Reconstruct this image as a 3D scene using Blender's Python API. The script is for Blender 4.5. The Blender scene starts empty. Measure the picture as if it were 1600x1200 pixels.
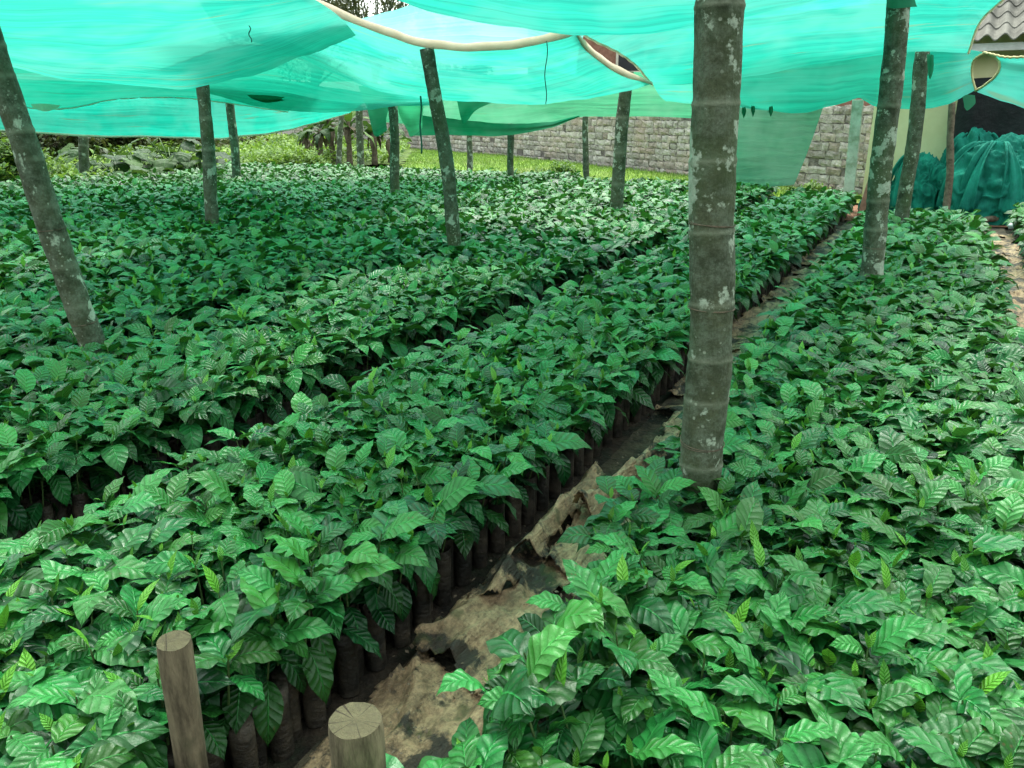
import bpy, math, random
import numpy as np
from mathutils import Vector, Matrix, noise
random.seed(7); rng = np.random.default_rng(11)
S = bpy.context.scene; C = S.collection
R = math.radians
# ------------------------------------------------------------ camera
F = 1209.0; H = 1.5; PITCH = R(18.7); YAW = R(28)
cam = bpy.data.cameras.new('camera'); co = bpy.data.objects.new('camera', cam); C.objects.link(co)
cam.lens = 36*F/1600; cam.sensor_width = 36; cam.clip_start = .05; cam.clip_end = 600
co.location = (0, 0, H); co.rotation_euler = (R(90)-PITCH, 0, YAW); S.camera = co
# ------------------------------------------------------------ sky, sun, exposure
SUN_EL, SUN_ROT = R(62), R(-25)
w = bpy.data.worlds.new('World'); S.world = w; w.use_nodes = True
nt = w.node_tree; bg = nt.nodes['Background']
sk = nt.nodes.new('ShaderNodeTexSky'); sk.sky_type = 'NISHITA'; sk.sun_disc = False
sk.sun_elevation = SUN_EL; sk.sun_rotation = SUN_ROT; sk.dust_density = 4; sk.air_density = 1.3
hs = nt.nodes.new('ShaderNodeHueSaturation'); hs.inputs['Saturation'].default_value = .25
mu = nt.nodes.new('ShaderNodeMix'); mu.data_type = 'RGBA'; mu.blend_type = 'MULTIPLY'; mu.inputs[0].default_value = 1; mu.inputs[7].default_value = (.93, 1, .94, 1)
nt.links.new(sk.outputs[0], hs.inputs['Color']); nt.links.new(hs.outputs[0], mu.inputs[6]); nt.links.new(mu.outputs[2], bg.inputs[0])
bg.inputs[1].default_value = .15
sl = bpy.data.lights.new('sun', 'SUN'); sl.energy = 1.0; sl.angle = R(20); sl.color = (1, .98, .90)
so = bpy.data.objects.new('sun', sl); C.objects.link(so)
so.rotation_euler = (R(90)-SUN_EL, 0, R(180)-SUN_ROT)
S.view_settings.view_transform = 'Standard'; S.view_settings.look = 'None'
S.view_settings.exposure = 1.85; S.view_settings.gamma = 1
S.render.engine = 'CYCLES'
cy = S.cycles; cy.use_denoising = True; cy.max_bounces = 8; cy.diffuse_bounces = 4; cy.glossy_bounces = 3
cy.transmission_bounces = 4; cy.transparent_max_bounces = 16; cy.sample_clamp_indirect = 6
cy.caustics_reflective = False; cy.caustics_refractive = False; cy.use_adaptive_sampling = False

# ------------------------------------------------------------ helpers
def ray(px, py):
    x = (px-800)/F; y = -(py-600)/F
    fx = math.cos(PITCH)+y*math.sin(PITCH); fz = -math.sin(PITCH)+y*math.cos(PITCH)
    return Vector((-math.sin(YAW)*fx+math.cos(YAW)*x, math.cos(YAW)*fx+math.sin(YAW)*x, fz))
def at_d(px, py, d):
    v = ray(px, py); return Vector((0, 0, H))+v*(d/math.hypot(v.x, v.y))
def at_z(px, py, z):
    v = ray(px, py); return Vector((0, 0, H))+v*((z-H)/v.z)
def at_y(px, py, y):
    v = ray(px, py); return Vector((0, 0, H))+v*(y/v.y)
def tag(o, label=None, cat=None, group=None, kind=None):
    if label: o['label'] = label
    if cat: o['category'] = cat
    if group: o['group'] = group
    if kind: o['kind'] = kind
    return o
def empty(name, loc=(0, 0, 0), rz=0):
    o = bpy.data.objects.new(name, None); C.objects.link(o); o.location = loc; o.rotation_euler = (0, 0, rz)
    o.empty_display_size = .1; return o
def link(name, me, mat=None, parent=None):
    o = bpy.data.objects.new(name, me); C.objects.link(o)
    if mat and not me.materials: me.materials.append(mat)
    if parent: o.parent = parent
    return o
class MB:
    def __init__(s): s.v = []; s.f = []; s.c = []
    def add(s, vs, fs, col=None):
        b = len(s.v); s.v += [tuple(p) for p in vs]; s.f += [tuple(i+b for i in f) for f in fs]
        s.c += [col if col is not None else (.5, .5, .5, 1)]*len(vs); return s
    def box(s, x0, x1, y0, y1, z0, z1, M=None, col=None):
        vs = [Vector((x, y, z)) for z in (z0, z1) for (x, y) in ((x0, y0), (x1, y0), (x1, y1), (x0, y1))]
        if M: vs = [M @ p for p in vs]
        return s.add(vs, [(3, 2, 1, 0), (4, 5, 6, 7), (0, 1, 5, 4), (1, 2, 6, 5), (2, 3, 7, 6), (3, 0, 4, 7)], col)
    def tube(s, pts, rad, n=8, cap=True, col=None):
        pts = [Vector(p) for p in pts]
        if not hasattr(rad, '__len__'): rad = [rad]*len(pts)
        vs = []; fs = []; m = len(pts)
        for i, p in enumerate(pts):
            t = (pts[min(i+1, m-1)]-pts[max(i-1, 0)]).normalized()
            a = t.cross(Vector((.31, .95, .05) if abs(t.y) < .9 else (1, .1, 0))).normalized(); b = t.cross(a)
            for k in range(n):
                q = 2*math.pi*k/n; vs.append(p+(a*math.cos(q)+b*math.sin(q))*rad[i])
        for i in range(m-1):
            for k in range(n):
                fs.append((i*n+k, i*n+(k+1) % n, (i+1)*n+(k+1) % n, (i+1)*n+k))
        if cap: fs.append(tuple(range(n))[::-1]); fs.append(tuple((m-1)*n+k for k in range(n)))
        return s.add(vs, fs, col)
    def build(s, name, mat, parent=None, smooth=False, loc=None):
        me = bpy.data.meshes.new(name); vs = s.v
        if loc is not None: vs = [tuple(Vector(p)-Vector(loc)) for p in vs]
        me.from_pydata(vs, [], s.f); me.materials.append(mat)
        a = me.color_attributes.new('tone', 'FLOAT_COLOR', 'POINT')
        a.data.foreach_set('color', np.array(s.c, 'f').ravel())
        if smooth: me.polygons.foreach_set('use_smooth', [True]*len(me.polygons))
        me.update(); o = link(name, me, None, parent)
        if loc is not None: o.location = loc
        return o
def np_mesh(name, V, Q, mats, tone=None, uv=None, midx=None, smooth=True):
    """V (n,3) verts, Q (m,4) quads, tone per vertex (n,4), uv per vertex (n,2)"""
    me = bpy.data.meshes.new(name); n, m = len(V), len(Q)
    me.vertices.add(n); me.vertices.foreach_set('co', np.ascontiguousarray(V, 'f').ravel())
    me.loops.add(m*4); me.loops.foreach_set('vertex_index', np.ascontiguousarray(Q, 'i').ravel())
    me.polygons.add(m); me.polygons.foreach_set('loop_start', np.arange(0, m*4, 4, dtype='i'))
    me.polygons.foreach_set('loop_total', np.full(m, 4, 'i'))
    if midx is not None: me.polygons.foreach_set('material_index', np.ascontiguousarray(midx, 'i'))
    me.polygons.foreach_set('use_smooth', np.full(m, smooth))
    for mm in mats: me.materials.append(mm)
    me.update(calc_edges=True)
    if tone is not None:
        a = me.color_attributes.new('tone', 'FLOAT_COLOR', 'POINT'); a.data.foreach_set('color', np.ascontiguousarray(tone, 'f').ravel())
    if uv is not None:
        l = me.uv_layers.new(name='UVMap'); l.data.foreach_set('uv', np.ascontiguousarray(uv[np.asarray(Q).ravel()], 'f').ravel())
    return me
def grid_quads(nr, nc):
    i, j = np.meshgrid(np.arange(nr), np.arange(nc), indexing='ij'); a = i*(nc+1)+j
    return np.stack([a, a+1, a+nc+2, a+nc+1], -1).reshape(-1, 4)
def nz(x, y, z=0.0): return noise.noise(Vector((x, y, z)))

# ------------------------------------------------------------ materials
class N:
    def __init__(s, name):
        s.m = bpy.data.materials.new(name); s.m.use_nodes = True; s.t = s.m.node_tree; s.t.nodes.clear()
        s.out = s.t.nodes.new('ShaderNodeOutputMaterial')
    def n(s, typ, **k):
        o = s.t.nodes.new(typ)
        for a, b in k.items():
            if a.startswith('i_'):
                key = a[2:].replace('_', ' '); o.inputs[key].default_value = b
            else: setattr(o, a, b)
        return o
    def l(s, a, b): s.t.links.new(a, b)
    def val(s, x, y, op='MULTIPLY', **k):
        o = s.n('ShaderNodeMath', operation=op, **k)
        for i, q in enumerate((x, y)):
            if q is None: continue
            if hasattr(q, 'links') or hasattr(q, 'is_output'): s.l(q, o.inputs[i])
            else: o.inputs[i].default_value = q
        return o.outputs[0]
    def mix(s, f, a, b, mode='MIX'):
        o = s.n('ShaderNodeMix', data_type='RGBA', blend_type=mode)
        for q, i in ((f, 0), (a, 6), (b, 7)):
            if hasattr(q, 'is_output'): s.l(q, o.inputs[i])
            elif i == 0: o.inputs[0].default_value = q
            else: o.inputs[i].default_value = (*q[:3], 1)
        return o.outputs[2]
    def noise(s, scale, detail=4, coord=None, rough=.6, dist=0):
        o = s.n('ShaderNodeTexNoise', i_Scale=scale, i_Detail=detail, i_Roughness=rough, i_Distortion=dist)
        if coord is not None: s.l(coord, o.inputs['Vector'])
        return o.outputs['Fac']
    def ramp(s, f, stops):
        o = s.n('ShaderNodeValToRGB'); s.l(f, o.inputs[0]); e = o.color_ramp.elements
        while len(e) < len(stops): e.new(.5)
        for i, (p, c) in enumerate(stops):
            e[i].position = p; e[i].color = (*c, 1) if hasattr(c, '__len__') else (c, c, c, 1)
        return o.outputs[0]
    def obj(s): return s.n('ShaderNodeTexCoord').outputs['Object']
    def pos(s): return s.n('ShaderNodeNewGeometry').outputs['Position']
    def uv(s): return s.n('ShaderNodeTexCoord').outputs['UV']
    def mapping(s, v, scale):
        o = s.n('ShaderNodeMapping'); s.l(v, o.inputs[0]); o.inputs['Scale'].default_value = scale; return o.outputs[0]
    def bsdf(s, col, rough=.7, spec=.5, bump=None, bd=.01, bs=1.0, **k):
        o = s.n('ShaderNodeBsdfPrincipled', **k)
        for q, key in ((col, 'Base Color'), (rough, 'Roughness'), (spec, 'Specular IOR Level')):
            if hasattr(q, 'is_output'): s.l(q, o.inputs[key])
            else: o.inputs[key].default_value = (*q[:3], 1) if key == 'Base Color' else q
        if bump is not None:
            b = s.n('ShaderNodeBump', i_Strength=bs, i_Distance=bd); s.l(bump, b.inputs['Height']); s.l(b.outputs[0], o.inputs['Normal'])
            s.bn = b.outputs[0]
        return o
    def end(s, o): s.l(o.outputs[0] if hasattr(o, 'outputs') else o, s.out.inputs[0]); return s.m

def leaf_mat(name, dark, light, young, veins=9, trans=.18, rough=.3, bumpd=.003):
    n = N(name); uv = n.uv(); sp = n.n('ShaderNodeSeparateXYZ'); n.l(uv, sp.inputs[0])
    a = n.val(n.val(n.val(sp.outputs[0], .5, 'SUBTRACT'), None, 'ABSOLUTE'), 2.0)       # 0 at midrib, 1 margin
    s_ = n.val(sp.outputs[1], n.val(n.val(a, .8, 'POWER'), .17), 'SUBTRACT')
    fr = n.val(n.val(s_, float(veins)), None, 'FRACT')
    tri = n.val(n.val(n.val(fr, .5, 'SUBTRACT'), None, 'ABSOLUTE'), 2.0)      # 1 at vein, 0 between
    vein = n.val(tri, 10.0, 'POWER')
    mid = n.ramp(a, [(0, 1.0), (.07, 0.0)])
    at = n.n('ShaderNodeAttribute', attribute_name='tone'); sc = n.n('ShaderNodeSeparateColor'); n.l(at.outputs['Color'], sc.inputs[0])
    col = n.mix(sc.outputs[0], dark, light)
    nn = n.noise(60, 3, n.obj())
    col = n.mix(n.val(nn, .5), col, tuple(x*.55 for x in dark))
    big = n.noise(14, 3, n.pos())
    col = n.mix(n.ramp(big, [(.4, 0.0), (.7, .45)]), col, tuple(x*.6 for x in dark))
    col = n.mix(n.val(n.val(tri, 4.0, 'POWER'), .36), col, tuple(x*.7 for x in dark))
    col = n.mix(n.val(mid, .35), col, tuple(min(1, x*1.8) for x in light))
    col = n.mix(sc.outputs[1], col, young)
    pk = n.val(tri, 2.0, 'POWER')
    hgt = n.val(n.val(n.val(pk, -1.0), n.val(mid, -.8), 'ADD'), n.val(nn, .35), 'ADD')
    rg = n.ramp(n.noise(25, 2, n.obj()), [(.3, rough*.8), (.75, rough*1.45)])
    dmg = n.n('ShaderNodeTexVoronoi', i_Scale=55.0); n.l(n.pos(), dmg.inputs['Vector'])
    col = n.mix(n.val(n.ramp(dmg.outputs['Distance'], [(.10, 1.0), (.2, 0.0)]), n.ramp(n.noise(7, 2, n.pos()), [(.56, 0.0), (.64, .8)])), col, (.10, .085, .03))
    hgt = n.val(hgt, n.val(n.noise(170, 2, n.pos()), .55), 'ADD')
    p = n.bsdf(col, rg, .33, hgt, bumpd, .9)
    tr = n.n('ShaderNodeBsdfTranslucent'); n.l(n.mix(.5, col, young), tr.inputs[0]); n.l(n.bn, tr.inputs['Normal'])
    mx = n.n('ShaderNodeMixShader'); mx.inputs[0].default_value = trans
    n.l(p.outputs[0], mx.inputs[1]); n.l(tr.outputs[0], mx.inputs[2]); return n.end(mx)
M = {}
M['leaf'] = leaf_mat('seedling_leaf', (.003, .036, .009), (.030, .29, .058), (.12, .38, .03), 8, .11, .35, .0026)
M['leafy'] = leaf_mat('undergrowth_leaf', (.035, .12, .015), (.11, .27, .03), (.27, .43, .05), 5, .3, .5, .004)
M['taro'] = leaf_mat('taro_leaf', (.01, .04, .012), (.03, .095, .022), (.12, .24, .03), 5, .22, .6, .01)
M['treeleaf'] = leaf_mat('tree_leaf', (.025, .06, .012), (.07, .12, .03), (.2, .2, .05), 5, .2, .5, .004)

def net_mat(name, col, tcol, transp=.3, diff=.25, dirt=.5, tfac=1.0):
    n = N(name); uv = n.uv()
    st = n.noise(1.0, 5, n.mapping(uv, (1.6, 26, 1)), .65, .6)
    st2 = n.noise(1.0, 3, n.mapping(uv, (5, 120, 1)), .6, .3)
    bl = n.noise(1.2, 3, n.pos())
    f = n.val(st, st2, 'ADD')
    c = n.mix(n.ramp(st, [(.35, 0.0), (.68, 1.0)]), tuple(x*.7 for x in col), tuple(min(1, x*1.2) for x in col))
    c = n.mix(n.ramp(st2, [(.5, 0.0), (.7, .22)]), c, tuple(min(1, a*.9+.05) for a in col))
    c = n.mix(n.val(n.ramp(bl, [(.42, 0.0), (.62, 1.0)]), .5), c, tuple(a*.85+.09 for a in col))
    mark = n.n('ShaderNodeMath', operation='MULTIPLY')
    n.l(n.ramp(n.noise(1.0, 2, n.mapping(uv, (3.0, 42, 1)), .5, .4), [(.62, 0.0), (.68, 1.0)]), mark.inputs[0])
    n.l(n.ramp(n.noise(.9, 2, n.pos()), [(.45, 0.0), (.6, 1.0)]), mark.inputs[1])
    c = n.mix(n.val(mark.outputs[0], dirt), c, (.16, .2, .1))
    d = n.n('ShaderNodeBsdfDiffuse'); n.l(c, d.inputs[0])
    t = n.n('ShaderNodeBsdfTranslucent'); n.l(c, t.inputs[0])
    b = n.n('ShaderNodeBump', i_Strength=.5, i_Distance=.02); n.l(st, b.inputs['Height']); n.l(b.outputs[0], d.inputs['Normal']); n.l(b.outputs[0], t.inputs['Normal'])
    m1 = n.n('ShaderNodeMixShader'); m1.inputs[0].default_value = diff
    n.l(t.outputs[0], m1.inputs[1]); n.l(d.outputs[0], m1.inputs[2])
    tp = n.n('ShaderNodeBsdfTransparent'); tp.inputs[0].default_value = (*tcol, 1)
    m2 = n.n('ShaderNodeMixShader'); m2.inputs[0].default_value = transp
    n.l(m1.outputs[0], m2.inputs[1]); n.l(tp.outputs[0], m2.inputs[2]); return n.end(m2)
M['net'] = net_mat('shade_net', (.02, .32, .25), (.34, .93, .76), .17)
M['net_thin'] = net_mat('shade_net_thin', (.011, .31, .235), (.45, .95, .8), .5)  # more see-through copy for the added upper nets, so they dim less
M['net_far'] = net_mat('shade_net_far', (.012, .46, .34), (.4, .9, .75), .08, .4)
M['net_skylit'] = net_mat('shade_net_skylit', (.3, .9, .78), (.8, 1, .95), .06, .65, .1)  # lit copy of the shade net, sky brightness put into the colour
M['net_green'] = net_mat('shade_net_green', (.09, .44, .24), (.35, .8, .55), .16, .45, .2)
M['net_old'] = net_mat('shade_net_old', (.06, .24, .15), (.35, .8, .55), .2, .5, .2)
M['net_dark'] = net_mat('shade_net_dark', (.01, .2, .1), (.1, .4, .25), .1, .5, .2)

def simple(name, c1, c2, scale=4, rough=.8, bd=.01, detail=6, coord='obj', c3=None, spec=.3, stops=(.35, .65)):
    n = N(name); v = n.obj() if coord == 'obj' else n.pos()
    f = n.noise(scale, detail, v, .65)
    col = n.mix(n.ramp(f, [(stops[0], 0.0), (stops[1], 1.0)]), c1, c2)
    if c3: col = n.mix(n.ramp(n.noise(scale*.35, 4, v), [(.5, 0.0), (.62, 1.0)]), col, c3)
    return n.end(n.bsdf(col, rough, spec, n.noise(scale*3, 5, v), bd))
def hem_mat():
    n = N('net_hem'); c = n.mix(n.noise(9, 4, n.obj()), (.62, .52, .40), (.85, .80, .68))
    d = n.n('ShaderNodeBsdfDiffuse'); n.l(c, d.inputs[0]); t = n.n('ShaderNodeBsdfTranslucent'); n.l(c, t.inputs[0])
    m = n.n('ShaderNodeMixShader'); m.inputs[0].default_value = .6; n.l(d.outputs[0], m.inputs[1]); n.l(t.outputs[0], m.inputs[2]); return n.end(m)
M['hem'] = hem_mat()
M['rope'] = simple('yellow_rope', (.5, .42, .2), (.65, .6, .35), 30)
M['cord'] = simple('dark_cord', (.01, .08, .06), (.02, .15, .1), 30)
M['soil'] = simple('soil', (.008, .007, .005), (.045, .033, .02), 9, .85, .03, 8, 'pos', (.012, .02, .008))
M['dirtpath'] = simple('trodden_earth', (.022, .019, .012), (.10, .082, .048), 12, .8, .03, 8, 'pos', (.012, .014, .008))
M['redearth'] = simple('red_earth', (.16, .07, .04), (.28, .13, .08), 4, .9, .02)
M['lawn'] = simple('lawn', (.10, .19, .02), (.2, .32, .04), 1.2, .9, .03, 6, 'pos', (.16, .2, .05))
M['field'] = simple('field', (.05, .09, .02), (.13, .2, .03), .8, .9, .05, 6, 'pos')
M['rock'] = simple('rock', (.3, .27, .2), (.5, .46, .38), 5, .8, .03)
M['concrete'] = simple('concrete', (.48, .45, .37), (.66, .63, .53), 8, .85, .006, 6, 'obj', (.3, .31, .22))
M['wood'] = simple('weathered_wood', (.08, .06, .04), (.2, .16, .11), 14, .85, .01)
M['yellow'] = simple('yellow_plaster', (.7, .65, .36), (.78, .73, .44), 2.5, .85, .003, 5, 'obj')
M['darkin'] = simple('dark_interior', (.012, .014, .013), (.025, .028, .026), 6, .9)
M['black_net'] = simple('black_net', (.004, .006, .007), (.012, .018, .018), 3, .7, .03)
M['tile'] = simple('cement_roof_tile', (.07, .068, .058), (.18, .175, .15), 3, .85, .01, 6, 'obj', (.1, .11, .07))
M['whitesheet'] = simple('pale_roof_sheet', (.5, .5, .48), (.7, .7, .68), 4, .6)
M['brick'] = simple('old_brick', (.2, .09, .06), (.32, .17, .12), 6, .9, .01)
M['plastic'] = simple('white_plastic', (.6, .62, .6), (.75, .76, .74), 5, .4)
M['glass'] = simple('dark_pane', (.01, .012, .014), (.02, .022, .025), 2, .2)

def bark():
    n = N('areca_bark'); v = n.obj(); sp = n.n('ShaderNodeSeparateXYZ'); n.l(v, sp.inputs[0])
    oi = n.n('ShaderNodeObjectInfo'); off = n.n('ShaderNodeVectorMath', operation='ADD'); n.l(v, off.inputs[0])
    sv = n.n('ShaderNodeVectorMath', operation='SCALE'); sv.inputs[0].default_value = (7, 3, 5); n.l(oi.outputs['Random'], sv.inputs['Scale'])
    n.l(sv.outputs[0], off.inputs[1]); v = off.outputs[0]
    big = n.noise(5, 4, v); fine = n.noise(45, 5, v, .7); vert = n.noise(1, 4, n.mapping(v, (60, 60, 6)))
    c = n.mix(n.ramp(big, [(.35, 0.0), (.65, 1.0)]), (.022, .032, .016), (.092, .106, .058))
    c = n.mix(n.ramp(n.noise(16, 6, v, .75), [(.42, 0.0), (.62, .8)]), c, (.15, .185, .13))
    c = n.mix(n.ramp(n.noise(90, 5, v, .8), [(.42, 0.0), (.65, .6)]), c, (.03, .036, .018))
    c = n.mix(n.ramp(n.noise(2.6, 3, v), [(.48, 0.0), (.66, .6)]), c, (.04, .075, .02))      # moss
    li = n.noise(11, 6, n.mapping(v, (1, 1, .8)), .68, .15)
    c = n.mix(n.val(n.ramp(li, [(.60, 0.0), (.65, .9)]), n.ramp(fine, [(.3, .55), (.6, 1.0)])), c, (.42, .5, .38))   # lichen
    c = n.mix(n.val(n.ramp(n.noise(5.2, 6, v, .62, .1), [(.592, 0.0), (.615, .92)]), n.ramp(n.noise(40, 4, v, .7), [(.3, .5), (.55, 1.0)])), c, (.36, .43, .33))
    sml = n.n('ShaderNodeTexVoronoi', i_Scale=38.0); n.l(v, sml.inputs['Vector'])
    c = n.mix(n.val(n.ramp(sml.outputs['Distance'], [(.16, 1.0), (.24, 0.0)]), n.ramp(n.noise(9, 2, v), [(.5, 0.0), (.6, .7)])), c, (.35, .4, .3))
    at = n.n('ShaderNodeAttribute', attribute_name='tone'); sc = n.n('ShaderNodeSeparateColor'); n.l(at.outputs['Color'], sc.inputs[0])
    c = n.mix(n.val(n.ramp(sc.outputs[0], [(.5, 0.0), (1, 1.0)]), n.ramp(fine, [(.3, .3), (.6, .9)])), c, (.23, .26, .18))
    h = n.val(n.val(fine, .6), n.val(vert, .6), 'ADD')
    return n.end(n.bsdf(c, .8, .25, h, .012))
M['bark'] = bark()
def bag_mat():
    n = N('grow_bag_film'); v = n.pos()
    f = n.noise(14, 4, v)
    c = n.mix(n.ramp(f, [(.4, 0.0), (.7, 1.0)]), (.022, .019, .014), (.105, .085, .058))
    c = n.mix(n.ramp(n.noise(5, 3, v), [(.5, 0.0), (.65, .8)]), c, (.012, .012, .009))
    return n.end(n.bsdf(c, .42, .4, n.noise(1, 5, n.mapping(v, (35, 35, 60)), .7), .012))
M['bag'] = bag_mat()
M['stem'] = simple('seedling_stem', (.05, .12, .03), (.1, .16, .05), 20, .6)
def sheet_mat():
    n = N('torn_brown_sheet'); v = n.pos()
    c = n.mix(n.ramp(n.noise(1, 6, n.mapping(v, (16, 7, 16)), .72), [(.34, 0.0), (.66, 1.0)]), (.15, .098, .05), (.56, .40, .22))
    c = n.mix(n.ramp(n.noise(4.2, 6, v, .7), [(.50, 0.0), (.56, .95)]), c, (.014, .014, .010))
    c = n.mix(n.ramp(n.noise(60, 5, v, .75), [(.45, 0.0), (.68, .65)]), c, (.06, .042, .025))
    c = n.mix(n.ramp(n.noise(7, 3, v), [(.62, 0.0), (.68, .6)]), c, (.035, .06, .012))
    return n.end(n.bsdf(c, .55, .4, n.val(n.noise(26, 7, v, .75), n.noise(1, 4, n.mapping(v, (60, 12, 60))), 'ADD'), .014))
M['sheet'] = sheet_mat()
def stone_mat():
    n = N('wall_stone'); v = n.obj()
    at = n.n('ShaderNodeAttribute', attribute_name='tone'); sc = n.n('ShaderNodeSeparateColor'); n.l(at.outputs['Color'], sc.inputs[0])
    c = n.mix(sc.outputs[0], (.31, .29, .265), (.62, .58, .54))
    c = n.mix(n.val(sc.outputs[1], .3), c, (.42, .29, .22))
    c = n.mix(n.ramp(n.noise(9, 6, v, .7), [(.45, 0.0), (.75, .8)]), c, (.07, .06, .05))
    c = n.mix(n.ramp(n.noise(.8, 4, v), [(.48, 0.0), (.72, .6)]), c, (.46, .34, .27))
    return n.end(n.bsdf(c, .9, .2, n.noise(16, 6, v, .7), .05))
M['stone'] = stone_mat()
M['mortar'] = simple('mortar', (.07, .062, .058), (.24, .21, .2), 8, .95, .03)
def cloth_mat():
    n = N('bundled_net'); v = n.pos()
    c = n.mix(n.ramp(n.noise(3, 4, v), [(.35, 0.0), (.7, 1.0)]), (.005, .13, .095), (.016, .28, .2))
    return n.end(n.bsdf(c, .75, .2, n.noise(1, 4, n.mapping(v, (9, 9, 3)), .6, 1.0), .03))
M['bundle'] = cloth_mat()
def cut_mat():
    n = N('sawn_wood'); v = n.obj(); sp = n.n('ShaderNodeSeparateXYZ'); n.l(v, sp.inputs[0])
    ang = n.val(sp.outputs[1], sp.outputs[0], 'ARCTAN2'); rad = n.n('ShaderNodeVectorMath', operation='LENGTH')
    fl = n.n('ShaderNodeCombineXYZ'); n.l(sp.outputs[0], fl.inputs[0]); n.l(sp.outputs[1], fl.inputs[1]); n.l(fl.outputs[0], rad.inputs[0])
    rw = n.val(n.val(n.val(rad.outputs['Value'], 900.0), n.val(n.noise(30, 3, v), 14.0), 'ADD'), None, 'SINE')
    an = n.n('ShaderNodeTexNoise', noise_dimensions='1D', i_Scale=5.0, i_Detail=2.0); n.l(ang, an.inputs['W'])
    c = n.mix(n.noise(22, 5, v, .7), (.035, .034, .02), (.13, .12, .065))
    c = n.mix(n.val(n.ramp(rw, [(.4, 0.0), (1, 1.0)]), .28), c, (.09, .07, .045))
    c = n.mix(n.ramp(an.outputs['Fac'], [(.62, 0.0), (.66, .85)]), c, (.025, .02, .014))
    c = n.mix(n.ramp(n.noise(55, 4, v, .7), [(.5, 0.0), (.7, .7)]), c, (.05, .045, .03))
    return n.end(n.bsdf(c, .9, .15, n.noise(60, 5, v, .7), .006))
M['cut'] = cut_mat()
def postbark():
    n = N('grey_post_bark'); v = n.obj()
    c = n.mix(n.ramp(n.noise(1, 5, n.mapping(v, (30, 30, 5)), .7), [(.35, 0.0), (.65, 1.0)]), (.06, .048, .03), (.23, .185, .115))
    c = n.mix(n.ramp(n.noise(7, 4, v), [(.55, 0.0), (.7, .7)]), c, (.05, .06, .03))
    return n.end(n.bsdf(c, .85, .2, n.noise(1, 5, n.mapping(v, (50, 50, 7)), .7), .012))
M['postbark'] = postbark()

# ------------------------------------------------------------ ground
def sheet_grid(name, x0, x1, y0, y1, nx, ny, zf, mat, kind='structure'):
    xs = np.linspace(x0, x1, nx+1); ys = np.linspace(y0, y1, ny+1)
    V = np.array([(x, y, zf(x, y)) for y in ys for x in xs])
    me = np_mesh(name, V, grid_quads(ny, nx), [mat]); return tag(link(name, me), kind=kind)
def gz(x, y):
    return .02*nz(x*1.3, y*1.3)-.004 if abs(x) < 20 and y < 22 else 0.0
# one sheet to the horizon, finer near the camera
def warp(n, a, b, p=3):
    t = np.linspace(-1, 1, n); return (a+b)/2+(b-a)/2*np.sign(t)*np.abs(t)**p
gx = warp(160, -260, 250); gy = warp(160, -250, 270)
V = np.array([(x-3, y+3, gz(x-3, y+3)) for y in gy for x in gx])
tag(link('ground', np_mesh('ground', V, grid_quads(159, 159), [M['soil']])), kind='structure')
def fz(x, y): return .05+.10*nz(x*.25, y*.25, 3)+max(0, min(1, (math.hypot(x, y)-19)/15))*.35
def poly_sheet(name, poly, mat, zf, step=.5):
    # grid clipped to a convex polygon
    P = [Vector(p) for p in poly]; xs = [p[0] for p in P]; ys = [p[1] for p in P]
    def inside(x, y):
        for i in range(len(P)):
            a, b = P[i], P[(i+1) % len(P)]
            if (b.x-a.x)*(y-a.y)-(b.y-a.y)*(x-a.x) < 0: return False
        return True
    mb = MB(); idx = {}
    nx = int((max(xs)-min(xs))/step)+1; ny = int((max(ys)-min(ys))/step)+1
    def vid(i, j):
        if (i, j) not in idx:
            x = min(xs)+i*step; y = min(ys)+j*step; idx[(i, j)] = len(mb.v); mb.v.append((x, y, zf(x, y))); mb.c.append((.5, .5, .5, 1))
        return idx[(i, j)]
    for i in range(nx):
        for j in range(ny):
            if inside(min(xs)+(i+.5)*step, min(ys)+(j+.5)*step):
                mb.f.append((vid(i, j), vid(i+1, j), vid(i+1, j+1), vid(i, j+1)))
    return tag(mb.build(name, mat, smooth=True), kind='structure')
WA, WB = Vector((-.9, 17.9)), Vector((-40, 43.0))         # stone wall line
FIELD = [(-60, 4), (-17.6, 7.5), (-16.4, 16.2), (-13.2, 18.2), (-21, 30.3), (-40, 42.3), (-75, 60)]
LAWN = [(-13.2, 18.2), (-8, 17.3), (-1, 15.8), (-1, 17.6), (-21, 30.2)]
def lz(x, y): return .06+.05*nz(x*.4, y*.4, 9)+.25*max(0, min(1, (y-.1*x-17.5)/8))
poly_sheet('field', FIELD, M['field'], fz)
poly_sheet('lawn', LAWN, M['lawn'], lz, .3)
# trodden earth of the two paths
sheet_grid('path', -1.15, -.6, .2, 13.5, 12, 200, lambda x, y: .022+.018*nz(x*4, y*4)+.008*nz(x*14, y*14), M['dirtpath'])
sheet_grid('side_path', .56, .98, 1.5, 14.3, 8, 160, lambda x, y: .024+.018*nz(x*4, y*4, 5), M['dirtpath'])
sheet_grid('yard', -1.6, 8, 13.6, 16.6, 60, 30, lambda x, y: .03+.03*nz(x*1.5, y*1.5, 5), M['redearth'])

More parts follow.
